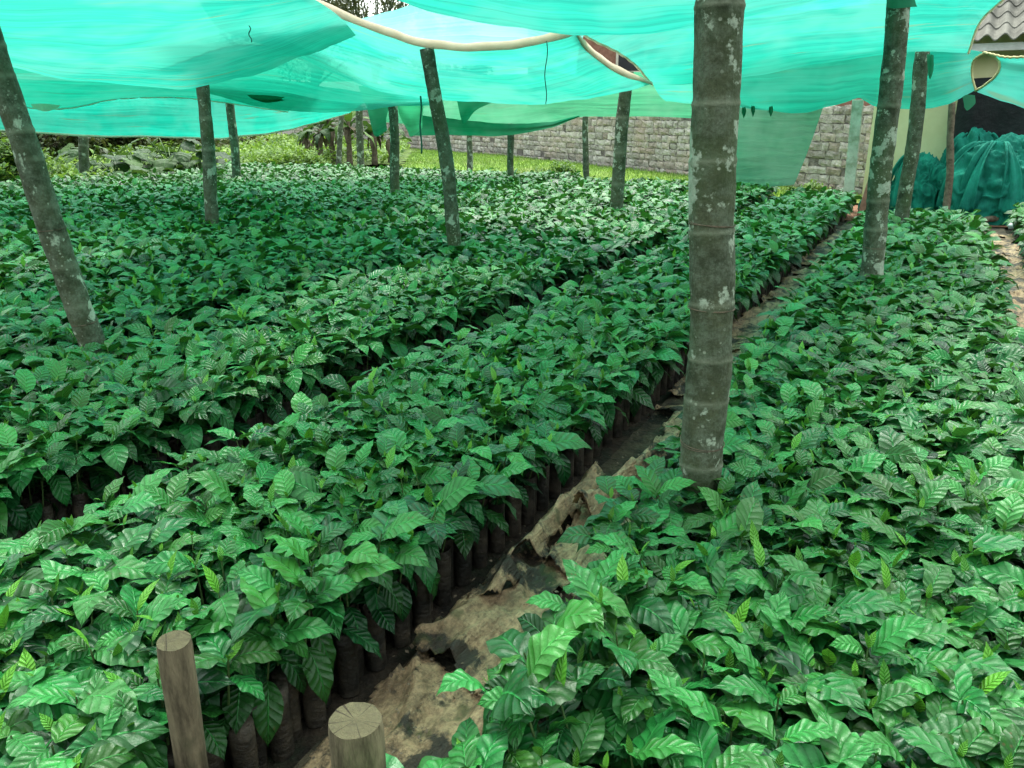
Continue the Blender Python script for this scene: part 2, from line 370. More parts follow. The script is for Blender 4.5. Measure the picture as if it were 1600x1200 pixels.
# ------------------------------------------------------------ leaves
def leaves(n, L, W, az, el, curl, org, nr, nc, fold=.25, wav=.08, roll=None, tone=None, young=None, pucker=0.0, tipw=.9, veins=9):
    """vectorised leaf blades: every array has length n; returns V, Q, tone, uv"""
    t = np.linspace(0, 1, nr+1); s = np.linspace(-1, 1, nc+1)
    t_ = t[None, :]; phi = el[:, None]-curl[:, None]*t_
    dt = 1/nr; cx = np.concatenate([np.zeros((n, 1)), np.cumsum(np.cos((phi[:, 1:]+phi[:, :-1])/2), 1)*dt], 1)*L[:, None]
    cz = np.concatenate([np.zeros((n, 1)), np.cumsum(np.sin((phi[:, 1:]+phi[:, :-1])/2), 1)*dt], 1)*L[:, None]
    wt = np.sin(np.pi*np.clip(t, 0, 1)**.88)**.78*(1-.28*t**2)*(1-t**9)
    wt = wt/wt.max(); wt[0] = .03; wt[-1] = .015
    w_ = W[:, None]*.5*wt[None, :]
    ph = rng.uniform(0, 6.28, n); ss = s[None, None, :]
    y = ss*w_[:, :, None]
    off = fold*np.abs(ss)*w_[:, :, None]-fold*1.0*ss**2*w_[:, :, None]*.9
    off = off+wav*W[:, None, None]*(ss**2)*np.sin(t_[:, :, None]*2*np.pi*3.3+ph[:, None, None]+ss*1.1)*np.sin(np.pi*t_[:, :, None])
    if pucker:
        fr = (t_[:, :, None]-.17*np.abs(ss)**.8)*veins
        off = off+pucker*L[:, None, None]*(-np.abs(2*(fr-np.floor(fr))-1)**2)*(np.abs(ss) > .01)*(1-np.abs(ss)**4)
    X = cx[:, :, None]-np.sin(phi)[:, :, None]*off; Z = cz[:, :, None]+np.cos(phi)[:, :, None]*off
    Y = np.broadcast_to(y, X.shape).copy()
    if roll is not None:
        c, s2 = np.cos(roll)[:, None, None], np.sin(roll)[:, None, None]
        Y, Z = Y*c-(Z-cz[:, :, None])*s2, cz[:, :, None]+Y*s2+(Z-cz[:, :, None])*c
    ca, sa = np.cos(az)[:, None, None], np.sin(az)[:, None, None]
    P = np.stack([X*ca-Y*sa, X*sa+Y*ca, Z], -1)+org[:, None, None, :]
    k = (nr+1)*(nc+1)
    Q = (grid_quads(nr, nc)[None]+(np.arange(n)*k)[:, None, None]).reshape(-1, 4)
    uv = np.broadcast_to(np.stack(np.meshgrid(t, (s+1)/2, indexing='ij')[::-1], -1)[None], (n, nr+1, nc+1, 2)).reshape(-1, 2)
    if tone is None: tone = rng.random(n)
    if young is None: young = np.zeros(n)
    T = np.zeros((n, k, 4)); T[:, :, 0] = tone[:, None]; T[:, :, 1] = young[:, None]; T[:, :, 3] = 1
    return P.reshape(-1, 3), Q, T.reshape(-1, 4), uv
def cat(parts):
    V, Q, T, U = [], [], [], []; b = 0
    for v, q, t, u in parts: V.append(v); Q.append(q+b); T.append(t); U.append(u); b += len(v)
    return np.concatenate(V), np.concatenate(Q), np.concatenate(T), np.concatenate(U)
BAGH = .20
def seedling_leaves(px, py, top, lean, nr, nc, pucker=0.0, scale=1.0, shoots=True, wide=1.0, rim=None):
    """all leaves of many seedlings, px,py bases, top stem-top height, lean (n,2) offset of the stem top"""
    n = len(px); base_az = rng.uniform(0, 6.28, n); out = []; yo = []
    scale = scale*1.04
    hs = [(.08, .13, -10, 60), (.30, .125, 0, 66), (.56, .145, 12, 70), (.80, .15, 26, 72), (.97, .12, 42, 66)]
    pk = (.9, .22, .52, .82, .92)
    rim = np.zeros(n, bool) if rim is None else rim
    for k, (fr, L0, e0, cu) in enumerate(hs):
        for side in (0, 1):
            keep = (rng.random(n) < pk[k])&(rim | (k > 0)); m = int(keep.sum())
            f = fr+rng.normal(0, .03, n)
            z = BAGH+(top-BAGH)*f; o = np.stack([px+lean[:, 0]*f**1.5, py+lean[:, 1]*f**1.5, z], -1)[keep]
            az = (base_az+k*math.pi/2+side*math.pi+rng.normal(0, .35, n))[keep]
            L = L0*scale*np.clip(rng.normal(1, .2, m), .45, 1.4); el = np.radians(e0+rng.normal(0, 15, m)); cl = np.radians(cu+rng.normal(4, 16, m))
            o = o+np.stack([np.cos(az)*.008, np.sin(az)*.008, np.zeros(m)], -1)
            young = np.clip(rng.normal(.02 if k < 4 else .10, .06, m), 0, .6); young = np.where(rng.random(m) < .018, rng.uniform(.1, .4, m), young)
            out.append(leaves(m, L, L*rng.uniform(.44, .54, m)*wide, az, el, cl, o, nr, nc, .3 if nr > 4 else .55, .06, rng.normal(0, .34, m), np.clip(rng.random(m)**1.0*(.25+.21*k), 0, 1), young, pucker))  # lower pairs toned darker: older leaves, plus canopy depth shade in the colour
    if shoots:
        for side in (0, 1):
            keep = rng.random(n) < .75; m = int(keep.sum())
            o = np.stack([px+lean[:, 0], py+lean[:, 1], top], -1)[keep]; az = (base_az+side*math.pi+rng.normal(0, .3, n))[keep]
            L = rng.uniform(.015, .05, m)*scale; L = np.where(rng.random(m) < .18, L*1.8, L)
            yo.append(leaves(m, L, L*.36, az, np.radians(rng.normal(70, 9, m)), np.radians(rng.normal(25, 15, m)), o, max(2, nr//3), 2, .5, .02, None, rng.random(m), rng.uniform(.45, 1, m)))
    return out, yo
def tubes(px, py, z0, z1, r0, r1, lean, n=5, rings=3, tone=None, crumple=0):
    m = len(px); tt = np.linspace(0, 1, rings); a = np.linspace(0, 2*np.pi, n, endpoint=False)
    r = (r0[:, None]*(1-tt)+r1[:, None]*tt)[:, :, None]*(1+crumple*rng.normal(0, 1, (m, rings, n)))
    X = px[:, None, None]+lean[:, 0, None, None]*(tt**1.5)[None, :, None]+np.cos(a)*r
    Y = py[:, None, None]+lean[:, 1, None, None]*(tt**1.5)[None, :, None]+np.sin(a)*r
    Z = np.broadcast_to((z0[:, None]*(1-tt)+z1[:, None]*tt)[:, :, None], X.shape)
    V = np.stack([X, Y, Z], -1).reshape(-1, 3); q = []
    for i in range(rings-1):
        for k in range(n): q.append((i*n+k, i*n+(k+1) % n, (i+1)*n+(k+1) % n, (i+1)*n+k))
    Q = (np.array(q)[None]+(np.arange(m)*rings*n)[:, None, None]).reshape(-1, 4)
    T = np.full((len(V), 4), .5); return V, Q, T, np.zeros((len(V), 2))

# ------------------------------------------------------------ seedling beds
def lowf(x, y): return np.array([nz(a*.9, b*.9, 2) for a, b in zip(x, y)])
beds = [(1.03, 2.2, 2.5, 13.2), (-.60, .50, -.35, 11.9), (-2.1, -1.17, .56, 14.3)]
xr = -2.62
k = 0
while xr > -16.5:
    y1 = 15.3 if xr > -7 else 16.6
    y0 = -.6 if xr > -4 else (1.0 if xr > -7 else 2.0)
    beds.append((xr-1.12, xr, y0, y1)); xr -= 1.12+(.40 if k % 2 == 0 else .33); k += 1
PO = [Vector((-1.17, .8, 0)), Vector((-1.13, .78, 0))]+[Vector(at_z(*p, .35)) for p in [(145, 545), (333, 352), (618, 305), (712, 395), (965, 335), (1093, 750), (1362, 440), (1408, 350), (370, 282)]]
px, py, edge, bid = [], [], [], []
SP = .070
for b, (xa, xb, ya, yb) in enumerate(beds):
    nx = int((xb-xa)/SP)+1; j = 0; y = ya+.04
    while y < yb:
        for i in range(nx):
            x = xa+.03+i*SP+(SP/2 if j % 2 else 0)
            if x > xb-.026: continue
            q = x+random.gauss(0, .006); r = y+random.gauss(0, .006)
            if any((q-p.x)**2+(r-p.y)**2 < .0095 for p in PO): continue
            px.append(q); py.append(r); edge.append(min(x-xa, xb-x, y-ya, yb-y)); bid.append(b)
        y += SP*.88; j += 1
px = np.array(px); py = np.array(py); edge = np.array(edge); bid = np.array(bid)
# keep what the photo (and a step to either side) can see
fw = np.array([-math.sin(YAW), math.cos(YAW)]); rt = np.array([math.cos(YAW), math.sin(YAW)])
zc = px*fw[0]+py*fw[1]; xc = px*rt[0]+py*rt[1]
ok = (zc > .35) & (np.abs(xc) < .74*zc+1.0)
D = np.hypot(px, py)
thin = rng.random(len(px)) < np.where(D > 11, .36, np.where(D > 7, .5, np.where(D > 4.5, .72, .97)))
ok &= thin | ((edge < .07) & (D < 10))
px, py, edge, bid, zc, xc, D = [a[ok] for a in (px, py, edge, bid, zc, xc, D)]
top = .37+.03*lowf(px, py)+rng.normal(0, .022, len(px))
top = np.where(bid == 1, top-.005, top)
lean = rng.normal(0, .015, (len(px), 2))
bx0 = np.array([beds[b][0] for b in bid]); bx1 = np.array([beds[b][1] for b in bid]); by0 = np.array([beds[b][2] for b in bid])
lean[:, 0] += np.where(bx1-px < .14, .055, 0)-np.where(px-bx0 < .14, np.where(bid == 1, .135, .055), 0)
lean[:, 1] -= np.where(py-by0 < .16, .07, 0)
rimm = edge < .10
# picture position of each crown
vx = px+lean[:, 0]; vy = py+lean[:, 1]; vz = top-H
dep = (vx*fw[0]+vy*fw[1])*math.cos(PITCH)-vz*math.sin(PITCH)
up = (vx*fw[0]+vy*fw[1])*math.sin(PITCH)+vz*math.cos(PITCH)
ux = 800+F*(vx*rt[0]+vy*rt[1])/dep; uy = 600-F*up/dep
inview = (ux > -60) & (ux < 1660) & (uy < 1290) & (uy > 0)
cand = np.where(inview)[0]; near = cand[np.argsort(dep[cand])][:300]; isnear = np.zeros(len(px), bool); isnear[near] = True
print('seedlings', len(px), 'near depth', dep[near].max())
# prototypes for the individual seedlings
protos = []
for v in range(24):
    z = np.zeros(1); ln = rng.normal(0, .008, (1, 2)); tp = np.array([.37])
    o, yv = seedling_leaves(z, z, tp, ln, 26, 6, .0035, rim=np.array([v >= 16]))
    f = np_mesh('foliage', *cat(o)[:2], [M['leaf']], *cat(o)[2:])
    V, Q, T, U = cat(yv) if sum(len(a[0]) for a in yv) else (None,)*4
    sh = np_mesh('shoot', V, Q, [M['leaf']], T, U) if V is not None else None
    sv = tubes(z, z, z+.17, tp, z+.0035, z+.002, ln, 6, 6); st = np_mesh('stem', sv[0], sv[1], [M['stem']], sv[2])
    bv = tubes(z, z, z+.0, z+BAGH, z+.029, z+.031, ln*0, 12, 6, crumple=.035)
    # folded lip and soil disc
    a = np.linspace(0, 2*np.pi, 12, endpoint=False); cap = np.concatenate([bv[0], np.array([[0, 0, BAGH-.012]])])
    q = np.concatenate([bv[1], np.array([[60+i, 60+(i+1) % 12, 72, 72] for i in range(12)])])
    me = bpy.data.meshes.new('grow_bag'); me.from_pydata([tuple(p) for p in cap], [], [tuple(dict.fromkeys(map(int, r))) for r in q]); me.materials.append(M['bag'])
    me.polygons.foreach_set('use_smooth', [True]*len(me.polygons))
    protos.append((f, sh, st, me))
def seed_label(i):
    x, y = px[i], py[i]
    if bid[i] == 2:
        if y < .95: return 'big leaved coffee seedling in the front row, round the two cut posts', 'seedlings round the cut posts'
        if x > -1.26:
            if y < 1.8: return 'coffee seedling with bare brown bag where the path is nearest the thick cut post', 'bagged edge seedlings near the thick cut post'
            return 'edge seedling of the middle bed, bag showing above the folded brown sheet strip', 'bagged edge seedlings above the folded strip'
        if y < 1.4: return 'glossy coffee seedling one to four rows behind the thin cut post', 'seedlings just behind the thin cut post'
        if x < -1.85: return 'coffee seedling along the dark gap on the left of the middle bed', 'middle bed seedlings along the dark gap'
        return 'glossy coffee seedling well inside the middle bed, left of the torn sheets', 'inner seedlings of the middle bed'
    if bid[i] == 1:
        if x < -.47: return 'coffee seedling on the left rim of the right hand bed, overhanging the path', 'rim seedlings over the path'
        if y > 2.1: return 'coffee seedling behind or level with the foot of the thick pole', 'seedlings level with the thick pole'
        if y > 1.55: return 'coffee seedling in the rows just before the foot of the thick pole', 'seedlings before the thick pole'
        if y < 1.0: return 'large leaved coffee seedling along the bottom border of the right hand bed', 'seedlings at the very front of the right bed'
        if x > .1: return 'dark glossy coffee seedling at the lower right border of the photo', 'seedlings at the lower right'
        return 'dark glossy coffee seedling between the bottom rows and the thick pole', 'seedlings midway to the thick pole'
    return 'coffee seedling across the dark gap at the left edge of the photo', 'seedlings across the dark gap'
ORD = 'first second third fourth fifth sixth seventh eighth ninth tenth eleventh twelfth thirteenth fourteenth fifteenth sixteenth seventeenth eighteenth nineteenth twentieth'.split()
order = {}
ed = sorted([i for i in near if bid[i] == 2 and bx1[i]-px[i] < .06 and py[i] > .95], key=lambda i: py[i])
for q, i in enumerate(ed[:20]): order[i] = ORD[q]+' bagged seedling along the path edge, counted from beside the stump post'
rm = sorted([i for i in near if bid[i] == 1 and px[i]-bx0[i] < .06], key=lambda i: -py[i])
for q, i in enumerate(rm[:20]): order[i] = ORD[q]+' seedling on the right bed rim, counted toward the viewer from the thick pole'
for i in near:
    f, sh, st, bg_ = protos[random.randrange(16, 24) if rimm[i] else random.randrange(16)]
    s = float((top[i]-.0)/.37); root = empty('coffee_seedling', (px[i], py[i], gz(px[i], py[i])+.002), random.uniform(0, 6.28))
    lb, gr = seed_label(i)
    if i in order: lb = order[i]
    tag(root, lb, 'seedling', gr)
    # tilt via small rotation so that edge plants lean outwards
    kid = []
    for nm, me in (('foliage', f), ('shoot', sh), ('stem', st), ('grow_bag', bg_)):
        if me is None: continue
        o = bpy.data.objects.new(nm, me); C.objects.link(o); o.parent = root
        if nm != 'grow_bag':
            lx, ly = lean[i]; c, s2 = math.cos(-root.rotation_euler.z), math.sin(-root.rotation_euler.z)
            rx, ry = lx*c-ly*s2, lx*s2+ly*c
            k = 1/.2
            sc = random.uniform(.92, 1.1)
            o.matrix_local = Matrix(((sc, 0, rx*k, -rx*k*BAGH*.85), (0, sc, ry*k, -ry*k*BAGH*.85), (0, 0, s, 0), (0, 0, 0, 1)))
# the rest of the seedlings, one mass
far = ~isnear; parts = []
for lo, hi, nr, nc, sc in ((0, 3.6, 12, 4, 1.0), (3.6, 7, 6, 4, 1.04), (7, 60, 4, 2, 1.14)):
    m = far & (D >= lo) & (D < hi)
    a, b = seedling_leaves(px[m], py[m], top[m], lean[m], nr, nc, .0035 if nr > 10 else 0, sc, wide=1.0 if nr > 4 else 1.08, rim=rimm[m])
    parts += a+b
LV = cat(parts); nleaf = len(LV[1])
m = far & (D < 6); sb = tubes(px[m], py[m], np.full(m.sum(), .17), top[m], np.full(m.sum(), .0035), np.full(m.sum(), .002), lean[m], 4, 3)
m = far & (edge < .14) & (D < 14); z = np.zeros(m.sum())
bb = tubes(px[m], py[m], z, z+BAGH, z+.029, z+.031, np.zeros((m.sum(), 2)), 10, 4, crumple=.04)
allp = cat([LV, sb, bb]); mi = np.zeros(len(allp[1]), 'i'); mi[nleaf:nleaf+len(sb[1])] = 1; mi[nleaf+len(sb[1]):] = 2
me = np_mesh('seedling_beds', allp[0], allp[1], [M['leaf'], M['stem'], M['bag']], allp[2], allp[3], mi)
tag(link('seedling_beds', me), 'dense mass of glossy coffee seedlings filling the long beds to the far wall', 'seedlings', kind='stuff')
print('stuff quads', len(allp[1]))

# ------------------------------------------------------------ torn sheets on the paths
def torn_sheet(x0, x1, y0, y1, seed, label, z=.05, amp=.03, rot=0, fold=0, st=.011, lift=0):
    nx = max(6, int((x1-x0)/st)); ny = max(6, int((y1-y0)/st)); V = []; keep = []; ca, sa = math.cos(rot), math.sin(rot)
    for j in range(ny+1):
        for i in range(nx+1):
            u, v = i/nx, j/ny; x = (u-.5)*(x1-x0); y = (v-.5)*(y1-y0)
            d = min(u, 1-u)*(x1-x0); e = min(v, 1-v)*(y1-y0)
            q = 1.0*nz(x*4+seed, y*2.5, seed)+.35*nz(x*16, y*12, seed)
            hole = nz(x*6+seed*2, y*3.2, seed+9)
            keep.append(min(d, e*.6) > .035*(1+1.8*q) and hole < .44)
            w1 = nz(x*3+seed, y*2, seed+2)*.5
            c1 = abs(nz(x*5+w1*2+seed*3, y*1.6+w1, seed)); c2 = abs(nz(x*13+w1*3, y*5+seed, seed+4)); c3 = abs(nz(x*30, y*14, seed+6))
            zz = z+.75*amp*(1.1*max(0, 1-c1*5)+.9*nz(x*3, y*1.5, seed+1)+.5*max(0, 1-c2*4)+.22*max(0, 1-c3*3)+.25*nz(x*40, y*30, seed))
            if fold: zz += fold*max(0, 1-abs(u-.5-.12*nz(y*3, seed))/.28)
            zz += lift*max(0, (.25-u))*2
            V.append((x*ca-y*sa, x*sa+y*ca, max(.03, zz)+.006))
    Q = grid_quads(ny, nx); kp = np.array(keep); Q = Q[kp[Q].all(1)]
    used = np.unique(Q); mp = np.zeros(len(V), int); mp[used] = np.arange(len(used)); V = np.array(V)[used]
    o = link('torn_sheet', np_mesh('torn_sheet', V, mp[Q], [M['sheet']])); o.location = ((x0+x1)/2, (y0+y1)/2, 0)
    o.modifiers.new('thick', 'SOLIDIFY').thickness = .003
    return tag(o, label, 'torn sheet', 'torn brown sheets on the paths')
torn_sheet(-1.17, -.66, .7, 1.6, 31.3, 'rumpled brown sheet at the bottom end of the path, right of the stump post', .035, .04, -.05)
torn_sheet(-1.16, -.66, 1.4, 2.2, 1.3, 'broad crumpled tan sheet in the path, first beyond the stump post', .04, .045, -.12)
torn_sheet(-1.16, -.96, 1.7, 3.0, 2.7, 'long folded brown strip lying against the bags of the middle bed', .06, .04, .05, .07)
torn_sheet(-1.1, -.66, 2.05, 2.85, 5.1, 'brown sheet with black wet stains, left of the thick pole', .035, .04, .12)
torn_sheet(-1.0, -.80, 2.35, 3.45, 7.7, 'standing torn flap of brown sheet bent over behind the stained one', .06, .05, -.16, .10)
torn_sheet(-1.06, -.6, 2.8, 3.9, 9.9, 'dark brown sheet half hidden by the thick pole', .03, .035, .03)
for q, (a, b) in enumerate(((3.7, 5.2), (5.0, 7.0), (6.8, 9.4), (9.2, 12.2))):
    torn_sheet(-1.23, -.58, a, b, 11+q*1.9, ['tan sheet covering the path just beyond the thick pole', 'tan sheet on the path halfway to the second right pole',
        'tan sheet on the path beside the second right pole', 'farthest tan sheet on the main path'][q], .03, .035, .02*(-1)**q, 0, .02)
torn_sheet(.54, 1.06, 5.5, 9.0, 23, 'brown sheet in the narrow path at the right edge of the photo', .03, .03, st=.022)
torn_sheet(.54, 1.08, 8.8, 12.6, 29, 'tan sheet at the far end of the narrow right path', .03, .03, st=.022)
# ------------------------------------------------------------ poles
def pole(b, t, wpx, label, name='areca_pole', mat='bark', seed=0, rings=9, wires=0, cat_='pole', bend=.02, z0=.35, tw=.92, sides=20, group='areca poles holding up the shade nets'):
    B = Vector(at_z(b[0], b[1], z0)); d = math.hypot(B.x, B.y); T = at_d(t[0], t[1], d+.02)
    r = wpx/F*math.sqrt(d*d+1)/2
    dirv = (T-B); B0 = B-dirv*(z0+.05)/dirv.z; n = 200 if wpx > 60 else (110 if wpx > 25 else 60); L = (T-B0).length
    side = dirv.cross(Vector((0, 1, 0))).normalized(); pts = []; rad = []
    rz = [(.08+.9*(i+random.Random(seed*31+i).uniform(.15, .85))/rings) for i in range(rings)]
    for i in range(n+1):
        f = i/n; p = B0+(T-B0)*f+side*(bend*math.sin(f*math.pi*1.3+seed)+.006*math.sin(f*11+seed*2)); pts.append(p-B0)
        rr = r*(1-(1-tw)*f)*(1+.03*nz(f*9, seed))
        for q in rz:
            g = (f-q)*L; rr += .0032*math.exp(-(g/.008)**2)-.001*math.exp(-((g-.02)/.012)**2)
        if f < .12: rr *= 1+.10*(1-f/.12)
        rad.append(rr)
    # finely sampled along the rings
    mb = MB(); mb.tube(pts, rad, sides)
    for i, v in enumerate(mb.v):
        p = Vector(v)+B0; k = nz(p.x*30, p.y*30, p.z*9)*.0045+nz(p.x*9, p.y*9, p.z*4)*.006; c = pts[min(n, i//sides)]
        e = (Vector(v)-c); mb.v[i] = tuple(Vector(v)+e.normalized()*k) if e.length > 1e-4 else v
    for i, v in enumerate(mb.v):
        f = (i//sides)/n; g = min([abs(f-q)*L for q in rz] or [9]); k = .75*math.exp(-(g/.0065)**2)
        if k > .05: mb.c[i] = (.5+.5*k, .5, .5, 1)
    root = empty(name, B0); tag(root, label, cat_, group)
    mb.build('trunk', M[mat], root, True)
    for q in range(wires):
        f = (.27, .5, .63, .75, .86)[q % 5]; c = pts[int(f*n)]; w_ = MB(); rr = rad[int(f*n)]+.003
        ax = (pts[-1]-pts[0]).normalized(); a = ax.cross(Vector((0, 1, 0))).normalized(); bb_ = ax.cross(a)
        for lp in range(2):
            tl = random.uniform(-.2, .2); ring = [c+(a*math.cos(u)+bb_*math.sin(u))*rr+ax*(math.sin(u+tl*9)*tl*r+lp*.006) for u in np.linspace(0, 2*math.pi, 25)]
            w_.tube(ring, .0013, 5, False)
        w_.build('tie_wire', M['wood'], root, True)
    return root, B0, T
pole((1093, 750), (1129, -70), 62.5, 'thickest nearest pole, mossy with pale lichen patches, at the path edge', seed=3, rings=9, wires=3, bend=.008, tw=1.0, sides=40)
pole((145, 545), (-32, 0), 34, 'leaning mossy pole at the left edge of the photo', seed=5, rings=10, wires=2, bend=.02, sides=28)
pole((333, 352), (315, 126), 18.5, 'straight dark pole rising at the tip of the big left net', seed=8, wires=1)
pole((370, 282), (358, 148), 12.5, 'slim slanting pole right of the straight left one', seed=9)
pole((331, 274), (331, 150), 7, 'thin pole almost hidden behind the straight left pole', seed=10)
pole((132, 277), (130, 160), 13, 'far pole standing before the bright undergrowth at left', seed=11)
pole((565, 262), (561, 165), 11, 'pale green pole just right of the banana clump', seed=12)
pole((530, 257), (533, 172), 8, 'brown pole in the middle of the banana clump', seed=13)
pole((618, 305), (613, 162), 14.5, 'dark pole under the ragged green net flap', seed=14)
pole((712, 395), (668, 76), 21.5, 'dark leaning pole in the middle, its top at the white hem', seed=15, wires=2, bend=.03, rings=10)
pole((733, 266), (734, 186), 9, 'short far pole at the lawn, right of the leaning middle pole', seed=16)
pole((797, 279), (800, 193), 10.5, 'far pole at the end of the dark hanging net crescent', seed=17)
pole((917, 280), (915, 182), 9.5, 'thin straight pole in front of the bare stone wall', seed=18)
pole((965, 335), (977, 112), 20, 'mid green banded pole left of the thick pole', seed=19, rings=10, wires=1)
pole((1362, 440), (1405, -40), 30, 'dark white-flecked pole in the right hand bed, with a rag at its top', seed=20, rings=12, wires=1, bend=.012)
pole((1408, 350), (1442, 80), 19, 'greenish pole behind the flecked pole in the right hand bed', seed=21, rings=9)
pole((1478, 322), (1489, 160), 10, 'bare weathered wooden post beside the net bundles', 'wooden_post', 'wood', 22, 0, 0, 'post', .02, .3, .85, 10, None)
# square concrete post
B = at_z(1325, 314, .2); T = at_d(1341, 156, math.hypot(B.x, B.y)); mb = MB(); d = (T-B); B0 = B-d*(.22/d.z)
n = 14; hw = .085
for i in range(n+1):
    c = (T-B0)*(i/n)
    mb.v += [tuple(c+Vector((a*hw*(1+.05*nz(i, a, b)), b*hw, 0))) for a, b in ((-1, -1), (1, -1), (1, 1), (-1, 1))]; mb.c += [(.5, .5, .5, 1)]*4
for i in range(n):
    for k in range(4): mb.f.append((i*4+k, i*4+(k+1) % 4, i*4+4+(k+1) % 4, i*4+4+k))
mb.f.append((n*4, n*4+1, n*4+2, n*4+3)); o = mb.build('concrete_post', M['concrete']); o.location = B0
tag(o, 'pale square concrete post in front of the stone wall', 'post')
md = o.modifiers.new('b', 'BEVEL'); md.width = .008; md.segments = 2

# cut marker posts at the front of the middle bed
def cut_post(c, r, ztop, label, seed, tilt=(0, 0)):
    root = empty('cut_post', (c.x-tilt[0], c.y-tilt[1], -.03)); tag(root, label, 'post')
    n = 30; pts = [(tilt[0]*i/n, tilt[1]*i/n, (ztop+.03)*i/n) for i in range(n+1)]
    mb = MB(); mb.tube(pts, r, 32, False)
    for i, v in enumerate(mb.v):
        a = Vector(v)-Vector(pts[i//32]); k = 1+.05*nz(a.x*40, a.y*40, v[2]*5+seed)+.07*nz(a.x*12, a.y*12, seed+v[2]*2)
        if i//32 == n: k *= .96
        mb.v[i] = tuple(Vector(pts[i//32])+a*k)
    tp = mb.v[-32:]; mb.build('shaft', M['postbark'], root, True)
    cap = MB(); c0 = Vector(pts[-1]); vs = [tuple(c0+Vector((0, 0, .001)))]; fs = []
    for ring in range(1, 6):
        for k in range(32):
            p = c0+(Vector(tp[k])-c0)*(ring/5)*1.0; vs.append((p.x, p.y, p.z+.0015*nz(p.x*90, p.y*90, seed)))
    for k in range(32): fs.append((0, 1+k, 1+(k+1) % 32))
    for ring in range(4):
        for k in range(32): a = 1+ring*32; fs.append((a+k, a+32+k, a+32+(k+1) % 32, a+(k+1) % 32))
    cap.add(vs, fs).build('sawn_top', M['cut'], root, True)
cut_post(at_z(272, 1001, .60), .03, .60, 'thin cut grey post standing among leaves at lower left', 1.0, (.045, -.02))
cut_post(at_z(555, 1125, .55), .045, .55, 'thicker stump post with sawn round top at the bottom of the path', 4.0)

# ------------------------------------------------------------ shade nets
def catmull(P, n):
    P = np.asarray(P, float); m = len(P); E = np.concatenate([[2*P[0]-P[1]], P, [2*P[-1]-P[-2]]]); out = []
    for u in np.linspace(0, m-1, n+1):
        i = min(int(u), m-2); f = u-i; a, b, c, d = E[i], E[i+1], E[i+2], E[i+3]
        out.append(.5*((2*b)+(-a+c)*f+(2*a-5*b+4*c-d)*f*f+(-a+3*b-3*c+d)*f**3))
    return np.array(out)
def net(rows, label, mat='net', nu=60, nv=24, wr=.012, hem=None, hemr=.02, group='green shade nets over the beds', name='shade_net', seed=0, hemmat='hem', cut=None):
    """rows: lists of (px,py,dist) control points, real distances in metres; each row may have its own count"""
    G = np.array([catmull([tuple(at_d(*p)) for p in r], nu) for r in rows])       # rows x nu+1 x 3
    G = np.stack([catmull(G[:, j], nv) for j in range(nu+1)], 1)                   # nv+1 x nu+1 x 3
    c = G.mean((0, 1)); 
    for i in range(nv+1):
        for j in range(nu+1):
            p = G[i, j]; a = nz(p[0]*1.1+seed, p[1]*1.1, p[2]); b = nz(p[0]*3.1, p[1]*1.3+seed, p[2]*2)
            e = nz(p[0]*6.5+seed, p[1]*2.2, 4)
            G[i, j, 2] += wr*(2.2*a+1.2*b+.6*e)
    V = G.reshape(-1, 3)-c; uu = np.linalg.norm(G[nv//2, -1]-G[nv//2, 0])/3; vv = np.linalg.norm(G[-1, nu//2]-G[0, nu//2])/3
    iv, iu = np.meshgrid(np.linspace(0, vv, nv+1), np.linspace(0, uu, nu+1), indexing='ij')
    Q = grid_quads(nv, nu); 
    if cut:
        ce = G.reshape(-1, 3)[Q].mean(1); kp = np.array([cut(*divmod(k, nu), nv, nu) for k in range(len(Q))]); Q = Q[kp]
    me = np_mesh('net_sheet', V, Q, [M[mat]], uv=np.stack([iu, iv], -1).reshape(-1, 2))
    o = link(name, me); o.location = tuple(c); tag(o, label, 'shade net', group)
    E_ = {'top': G[0], 'bottom': G[-1], 'left': G[:, 0], 'right': G[:, -1]}
    for h in (hem or []):
        pts = E_[h]-c; mb = MB(); nn_ = len(pts)
        # flat folded hem band with thickness
        if hemr > .012:
            vs = []; fs = []
            for i, p in enumerate(pts):
                t = Vector(pts[min(i+1, nn_-1)]-pts[max(i-1, 0)]).normalized(); inn = {'top': G[1], 'bottom': G[-2], 'left': G[:, 1], 'right': G[:, -2]}[h][i]-c
                wv = (Vector((0, 0, 1))+.25*(Vector(inn)-Vector(p)).normalized()).normalized(); wd = hemr*(1+.3*nz(i*.13, seed))*min(1, .35+i*.06, .35+(nn_-1-i)*.06); nn2 = t.cross(wv).normalized()*.007
                p = Vector(p); vs += [p-wv*.006+nn2, p+wv*wd+nn2, p+wv*wd-nn2, p-wv*.006-nn2]
            for i in range(nn_-1):
                for k in range(4): fs.append((i*4+k, i*4+(k+1) % 4, i*4+4+(k+1) % 4, i*4+4+k))
            mb.add(vs, fs)
        else: mb.tube([p+np.array([0, 0, .004*math.sin(i*1.7)]) for i, p in enumerate(pts)], hemr, 6)
        mb.build('hem', M[hemmat], o, True)
    return o, G
# big near-left net
net([[(-260, -150, 3.3), (60, -150, 3.4), (300, -140, 3.6), (455, -60, 5.6)],
     [(-220, -20, 4.6), (60, -10, 4.8), (300, -10, 5.2), (470, -22, 6.2)],
     [(-180, 50, 6.0), (80, 70, 6.3), (300, 68, 6.6), (520, 12, 6.8)],
     [(-150, 92, 7.6), (20, 104, 7.7), (120, 124, 7.9), (220, 134, 8.2), (310, 136, 8.5), (400, 119, 8.3), (480, 88, 7.9), (556, 53, 7.4)]],
    'largest bright net sagging across the upper left corner', nu=120, nv=60, seed=1, wr=.02, hem=None)
